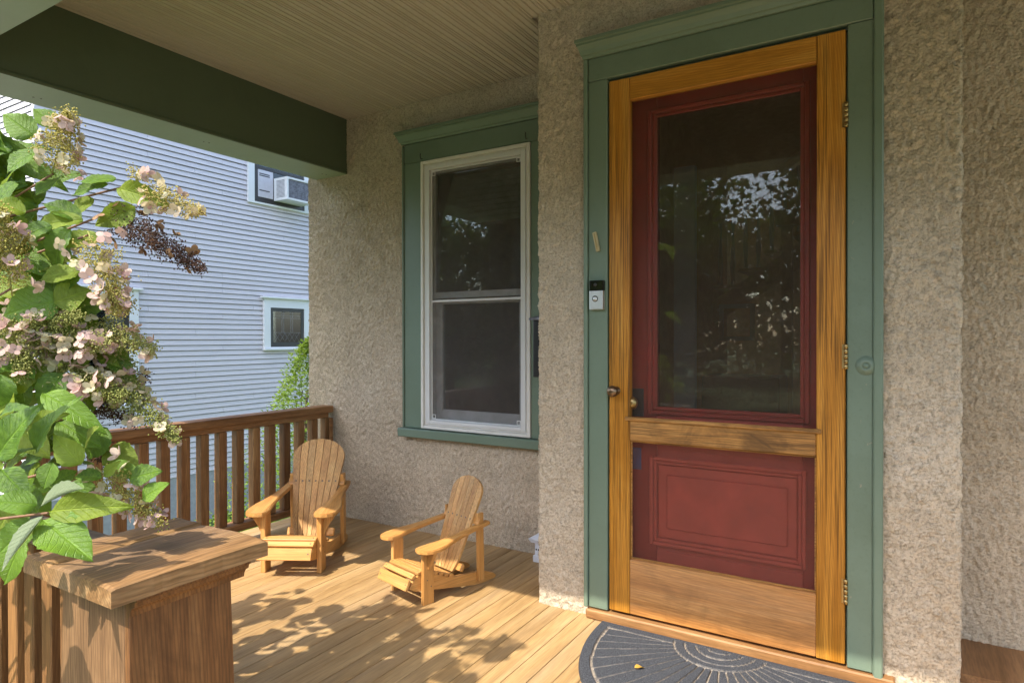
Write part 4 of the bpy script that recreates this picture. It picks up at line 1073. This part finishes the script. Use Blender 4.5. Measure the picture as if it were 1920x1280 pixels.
while n_l < 232 and tries < 14000:
    tries += 1
    P_ = Vector((rng2.uniform(-2.6, -1.40), rng2.uniform(.28, 1.0), rng2.uniform(-.1, 1.9)))
    if P_.y + .81*P_.z > 1.98: continue
    X_, Y_ = ray_px(P_)
    if X_ > 235 and P_.z > -.1: continue
    if X_ > -120:
        # keep inside the outline the photograph shows
        lim = np.interp(Y_, [180, 260, 330, 420, 520, 620, 720, 820, 900, 960, 1010, 1080, 1140], [-80, -10, 40, 110, 150, 190, 205, 200, 170, 90, 20, -10, -60])
        if X_ > lim: continue
        if (P_-CAMP).dot(FW) < 1.42: continue
    if P_.z > 1.6 and rng2.random() < .5: continue
    if (X_ < -250 or P_.z < .1) and rng2.random() < .6: continue
    dirv = Vector((rng2.uniform(-1, 1), rng2.uniform(-1, 1), rng2.uniform(-.6, .3))).normalized()
    L = rng2.uniform(.09, .15)
    nrm = SUNV*.8 + Vector((rng2.uniform(-.5, .5), rng2.uniform(-.5, .5), rng2.uniform(0, .5)))
    Xe, Ye = ray_px(P_ + dirv*L)
    if X_ > -120 and Xe > lim + 25: continue
    put_leaf(P_, P_ + dirv*L, nrm, None); n_l += 1

n_l = 0; tries = 0
while n_l < 175 and tries < 6000:          # leaves that close the crown between the flower heads
    tries += 1
    Y_ = rng2.uniform(200, 900); lim = np.interp(Y_, [180, 260, 330, 420, 520, 620, 720, 820, 900], [-20, 20, 110, 130, 150, 190, 190, 150, 90])
    X_ = rng2.uniform(-60, lim); d_ = rng2.uniform(1.46, 1.78)
    if Y_ > 700 and rng2.random() < .35: continue
    P_ = at(X_, Y_, d_)
    if P_.y + .81*P_.z > 2.12: continue
    dirv = (RT*rng2.uniform(-1, .5) + UP*rng2.uniform(-.8, .3) + FW*rng2.uniform(-.6, .4)).normalized(); L = rng2.uniform(.075, .13)
    Xe, Ye = ray_px(P_ + dirv*L)
    if Xe > lim + 20: continue
    put_leaf(P_, P_ + dirv*L, SUNV*.6 + (CAMP-P_).normalized()*.5 + Vector((rng2.uniform(-.4, .4), rng2.uniform(-.4, .4), 0)), None); n_l += 1
def octa(bmV, bmF, c, r_):
    i = len(bmV)
    bmV += [(c[0]+r_, c[1], c[2]), (c[0]-r_, c[1], c[2]), (c[0], c[1]+r_, c[2]), (c[0], c[1]-r_, c[2]), (c[0], c[1], c[2]+r_), (c[0], c[1], c[2]-r_)]
    bmF += [(i, i+2, i+4), (i+2, i+1, i+4), (i+1, i+3, i+4), (i+3, i, i+4), (i+2, i, i+5), (i+1, i+2, i+5), (i+3, i+1, i+5), (i, i+3, i+5)]
def floret_mesh(cup):
    V = []; F = []
    for k_ in range(4):
        a = k_*math.pi/2; ca, sa = math.cos(a), math.sin(a)
        i = len(V); pts = [(0, 0.0015)] + [(math.sin(t_)*.0072, .0086 - math.cos(t_)*.0074) for t_ in np.linspace(.35, 2*math.pi-.35, 9)]
        for (u_, v_) in pts:
            r_ = math.hypot(u_, v_); zz = cup*r_*r_*60 + (.0006 if k_ % 2 else 0)
            V.append((u_*ca - v_*sa, u_*sa + v_*ca, zz))
        for j in range(1, 9): F.append((i, i+j, i+j+1))
    me = mesh_np('floret', V, F, True); return me
flor = {}
for key in ('petal_pink', 'petal_cream', 'petal_dry'):
    flor[key] = [floret_mesh(c_) for c_ in (.35, .8, -.3)]
    for me in flor[key]: me.materials.append(M[key])
def panicle(p0, p1, r_, kind, nb_=46, nf=16, pinkness=.6, seed=0, scale=1.0):
    g = random.Random(seed); ax = (p1-p0); L = ax.length; ax = ax.normalized(); u = ax.orthogonal().normalized(); w_ = ax.cross(u)
    V, F = [], []; br = bmesh.new()
    n_br = int(nb_*2.0)
    for i in range(n_br):
        t_ = (i+.5)/n_br; ang = i*2.39996+g.uniform(-.3, .3)
        rr = r_*(1-t_)**.6*(.35+.65*min(1, t_*5+.3))*g.uniform(.35, 1.0)
        c0 = p0 + ax*(t_*L*.92); tip = c0 + (u*math.cos(ang)+w_*math.sin(ang))*rr + ax*(.012+rr*.25)
        if i % 2 == 0: add_tube(br, [c0, tip], .0006, 3, cap=False)
        for k_ in range(9):
            o_ = Vector((g.gauss(0, 1), g.gauss(0, 1), g.gauss(0, 1)))*.0072
            octa(V, F, tip+o_, g.uniform(.0013, .0028))
    add_tube(br, [p0-ax*.01, p0+ax*L*.9], [.0016, .0006], 5)
    # one mesh: buds and their stalks
    me_b = mesh_np('flower_head', V, F, False)
    o = link('flower_head', me_b, hyd, M[{'dry': 'bud_dry', 'green': 'bud_green'}.get(kind, 'bud')])
    sub('flower_stalk', bm_mesh(br), o, M['stem' if kind == 'dry' else 'bud_green'])
    for i in range(nf):
        t_ = g.random()**1.1*.92; ang = g.uniform(0, 6.283)
        rr = r_*(1-t_)**.55*g.uniform(.95, 1.3)
        c0 = p0 + ax*(t_*L); rad = (u*math.cos(ang)+w_*math.sin(ang)); pos = c0 + rad*rr + ax*.006
        n_ = rad*.8 + Vector((0, 0, .5)) + Vector((g.gauss(0, .35), g.gauss(0, .35), g.gauss(0, .3)))
        if kind == 'dry': key = 'petal_dry'
        else: key = 'petal_pink' if g.random() < pinkness else 'petal_cream'
        f_ = bpy.data.objects.new('floret', flor[key][g.randrange(3)]); COL.objects.link(f_); f_.parent = o
        s_ = g.uniform(.72, 1.2)*scale
        f_.matrix_basis = orient(pos, (g.uniform(-1, 1), g.uniform(-1, 1), g.uniform(-1, 1)), n_) @ Matrix.Scale(s_, 4)
PN = [  # base px, tip px, distance, radius, kind, bud sprays, florets, pinkness
 ((98,325),(128,208),1.50,.058,'y',84,24,.5), ((262,352),(376,398),1.50,.036,'y',44,16,.15), ((205,398),(386,508),1.50,.046,'dry',120,10,0),
 ((22,545),(4,388),1.36,.044,'y',60,18,.7), ((168,440),(222,588),1.42,.050,'y',72,24,.85), ((30,640),(150,588),1.42,.046,'green',60,16,.45),
 ((168,610),(292,655),1.48,.042,'green',60,16,.35), ((60,690),(196,712),1.46,.046,'green',60,20,.3), ((178,690),(338,828),1.50,.046,'green',96,30,.25),
 ((186,880),(304,982),1.36,.040,'y',60,26,.7), ((170,780),(276,700),1.62,.034,'dry',50,0,0), ((206,500),(240,580),1.50,.040,'y',30,8,.4),
 ((60,610),(40,700),1.40,.040,'green',46,14,.6), ((150,740),(250,790),1.60,.035,'dry',40,2,0), ((262,345),(252,322),1.5,.014,'y',4,2,.9),
 ((20,590),(120,560),1.46,.044,'green',50,18,.7), ((-10,650),(70,600),1.40,.042,'green',46,16,.7), ((100,640),(200,640),1.44,.044,'green',50,18,.6),
 ((120,700),(230,740),1.46,.044,'green',56,20,.4), ((0,480),(40,440),1.40,.040,'y',40,16,.8), ((170,830),(225,875),1.5,.03,'dry',30,0,0),
 ((-60,330),(-20,250),1.55,.045,'y',46,14,.6), ((-90,620),(-60,540),1.5,.045,'y',40,12,.6), ((210,640),(262,760),1.52,.044,'green',56,16,.35),
]
for i, (a, b_, d_, r_, kd, nb_, nf, pk) in enumerate(PN):
    panicle(at(*a, d_), at(*b_, d_-.02), r_, kd, nb_, int(nf*1.25), pk, 100+i)

# ------------------------------------------------------------------ boxwood
def bush(name, label, loc, cone, n_, leaf_s, seed, mat):
    """cone(t) -> (cx, cy, radius) for t 0..1 from foot to top"""
    g = np.random.default_rng(seed)
    t = thing(name, label, 'shrub', loc)
    V0, F0, U0 = leaf_arrays(leaf_s, leaf_s*.30, .2, .3, 0, nl=4, nw=3)
    VV, FF, UU = [], [], []
    z0, z1 = cone['z']
    for i in range(n_):
        tt = g.random()**.9; cx, cy, rad = cone['f'](tt)
        ang = g.uniform(0, 2*math.pi); lump = 1+.22*math.sin(ang*3+tt*14)+.15*math.sin(ang*7-tt*23)
        rr = rad*lump*(g.random()**.35)
        P_ = Vector((cx+rr*math.cos(ang), cy+rr*math.sin(ang), z0+(z1-z0)*tt+g.normal(0, .02)))
        d_ = Vector((math.cos(ang)+g.normal(0, .7), math.sin(ang)+g.normal(0, .7), g.normal(.5, .6)))
        m_ = orient(P_, d_, Vector((math.cos(ang)*.4+g.normal(0, .4), math.sin(ang)*.4+g.normal(0, .4), 1)))
        A = np.array(m_)*1.0; s_ = g.uniform(.7, 1.3)
        v_ = (V0*s_) @ A[:3, :3].T + A[:3, 3]
        FF.append(F0+len(V0)*i); VV.append(v_); UU.append(U0)
    me = mesh_np('foliage', np.concatenate(VV), np.concatenate(FF), True, np.concatenate(UU))
    link('foliage', me, t, M[mat], kind='stuff')
    bm = bmesh.new()
    for k_ in range(5):
        a = k_*1.3; c0 = cone['f'](0); c1 = cone['f'](.8)
        add_tube(bm, [(c0[0]+.05*math.cos(a), c0[1]+.05*math.sin(a), GZ), ((c0[0]+c1[0])/2+.1*math.cos(a), (c0[1]+c1[1])/2+.1*math.sin(a), (z0+z1)/2), (c1[0]+.05*math.cos(a), c1[1]+.05*math.sin(a), z0+(z1-z0)*.85)], [.02, .012, .004], 6)
    link('stem', bm_mesh(bm), t, M['bark'])
    return t
bush('boxwood', 'bright green upright boxwood shrub rising past the corner of the stucco wall', (-4.25, 3.75, GZ),
     {'z': (GZ, 1.12), 'f': lambda t: (-4.25-.02*t, 3.66+.10*t, .98*(1-t)**.72+.015)}, 15000, .028, 5, 'box_leaf')
bush('boxwood', 'low clipped boxwood growing against the deck edge under the side railing', (-3.62, 2.6, GZ),
     {'z': (GZ, .02), 'f': lambda t: (-3.66, 2.75, .30+.22*(1-t))}, 7000, .026, 8, 'box_leaf')

# ------------------------------------------------------------------ street trees across the road (the panes mirror them)
def tree(label, loc, h, r_, seed):
    g = np.random.default_rng(seed)
    t = thing('street_tree', label, 'tree', loc, 'trees across the road')
    bm = bmesh.new(); b0 = Vector(loc)
    tips = []
    add_tube(bm, [b0, b0+Vector((.1, 0, h*.3)), b0+Vector((0, .1, h*.62))], [.28, .2, .12], 9)
    for k_ in range(9):
        a = k_*2.4; s0 = b0+Vector((0, 0, h*(.25+.04*k_))); tp = b0+Vector((math.cos(a)*r_*.7, math.sin(a)*r_*.7, h*(.45+.05*k_)))
        add_tube(bm, [s0, s0.lerp(tp, .5)+Vector((0, 0, .3)), tp], [.1, .06, .02], 6); tips.append(tp)
    link('trunk', bm_mesh(bm), t, M['bark'])
    cl = []
    for k_ in range(60):
        v_ = g.normal(0, 1, 3); v_ /= np.linalg.norm(v_); q = g.random()**.4
        cl.append((b0.x+v_[0]*r_*q, b0.y+v_[1]*r_*q, b0.z+h*.56+v_[2]*h*.44*q, g.uniform(.5, 1.0)*r_*.30))
    V0, F0, U0 = leaf_arrays(.30, .13, .2, .3, 0, nl=3, nw=3)
    VV, FF, UU = [], [], []
    i = 0
    for c in cl:
        for k_ in range(190):
            o_ = g.normal(0, .55, 3)*c[3]
            m_ = orient(Vector((c[0]+o_[0], c[1]+o_[1], c[2]+o_[2])), Vector(g.normal(0, 1, 3)), Vector((g.normal(0, .6), g.normal(0, .6), 1)))
            A = np.array(m_); VV.append((V0*g.uniform(.6, 1.2)) @ A[:3, :3].T + A[:3, 3]); FF.append(F0+len(V0)*i); UU.append(U0); i += 1
    link('crown', mesh_np('crown', np.concatenate(VV), np.concatenate(FF), True, np.concatenate(UU)), t, M['tree_leaf'])
for i, (x_, y_, h_, r_) in enumerate(((-21, -22, 11, 4.2), (-14.5, -24, 12, 4.6), (-8.5, -21.5, 10.5, 4.2), (-2.5, -23, 12, 4.6), (4, -22, 11, 4.4), (-29, -20, 12, 4.8), (-11, -28, 12.5, 4.8), (1, -29, 12.5, 4.8))):
    tree(('broad leafy tree farthest left across the road', 'tall dark leafy tree second along the far pavement', 'round leafy tree across the road, a little lower than its neighbours', 'tall leafy tree straight across from the porch steps', 'leafy tree across the road to the right of the steps', 'wide leafy tree at the far end of the row', 'leafy tree in the gardens behind the row, half hidden by two nearer crowns', 'leafy tree set back behind the one straight across from the steps')[i], (x_, y_, GZ), h_, r_, 40+i)

def hedge(name, label, x0, x1, y0, y1, z1, n_, seed):
    g = np.random.default_rng(seed); V0, F0, U0 = leaf_arrays(.16, .06, .2, .3, 0, nl=3, nw=3); VV, FF, UU = [], [], []
    for i in range(n_):
        P_ = Vector((g.uniform(x0, x1), g.uniform(y0, y1), GZ+.05+(z1-GZ)*g.random()**.6*(1+.05*math.sin(g.uniform(0, 60)))))
        A = np.array(orient(P_, Vector(g.normal(0, 1, 3)), Vector((g.normal(0, .6), g.normal(0, .6), 1))))
        VV.append((V0*g.uniform(.7, 1.3)) @ A[:3, :3].T + A[:3, 3]); FF.append(F0+len(V0)*i); UU.append(U0)
    o = link(name, mesh_np(name, np.concatenate(VV), np.concatenate(FF), True, np.concatenate(UU)), None, M['tree_leaf'])
    tag(o, label, 'hedge')
hedge('hedge', 'long dark leafy hedge along the far side of the road', -42, 16, -20.6, -19.6, 1.6, 16000, 77)

def far_wood():
    g = np.random.default_rng(5); V0, F0, U0 = leaf_arrays(.7, .28, .2, .3, 0, nl=3, nw=3); VV, FF, UU = [], [], []
    for i in range(22000):
        x_ = g.uniform(-70, 35); top = 9.5 + 1.6*math.sin(x_*.35) + 1.0*math.sin(x_*.9+1)
        P_ = Vector((x_, g.uniform(-44, -38), GZ + (top-GZ)*g.random()**.8))
        A = np.array(orient(P_, Vector(g.normal(0, 1, 3)), Vector((g.normal(0, .6), g.normal(0, .6), 1))))
        VV.append((V0*g.uniform(.7, 1.3)) @ A[:3, :3].T + A[:3, 3]); FF.append(F0+len(V0)*i); UU.append(U0)
    link('distant_woodland', mesh_np('distant_woodland', np.concatenate(VV), np.concatenate(FF), True, np.concatenate(UU)), None, M['tree_leaf'], kind='stuff')
far_wood()
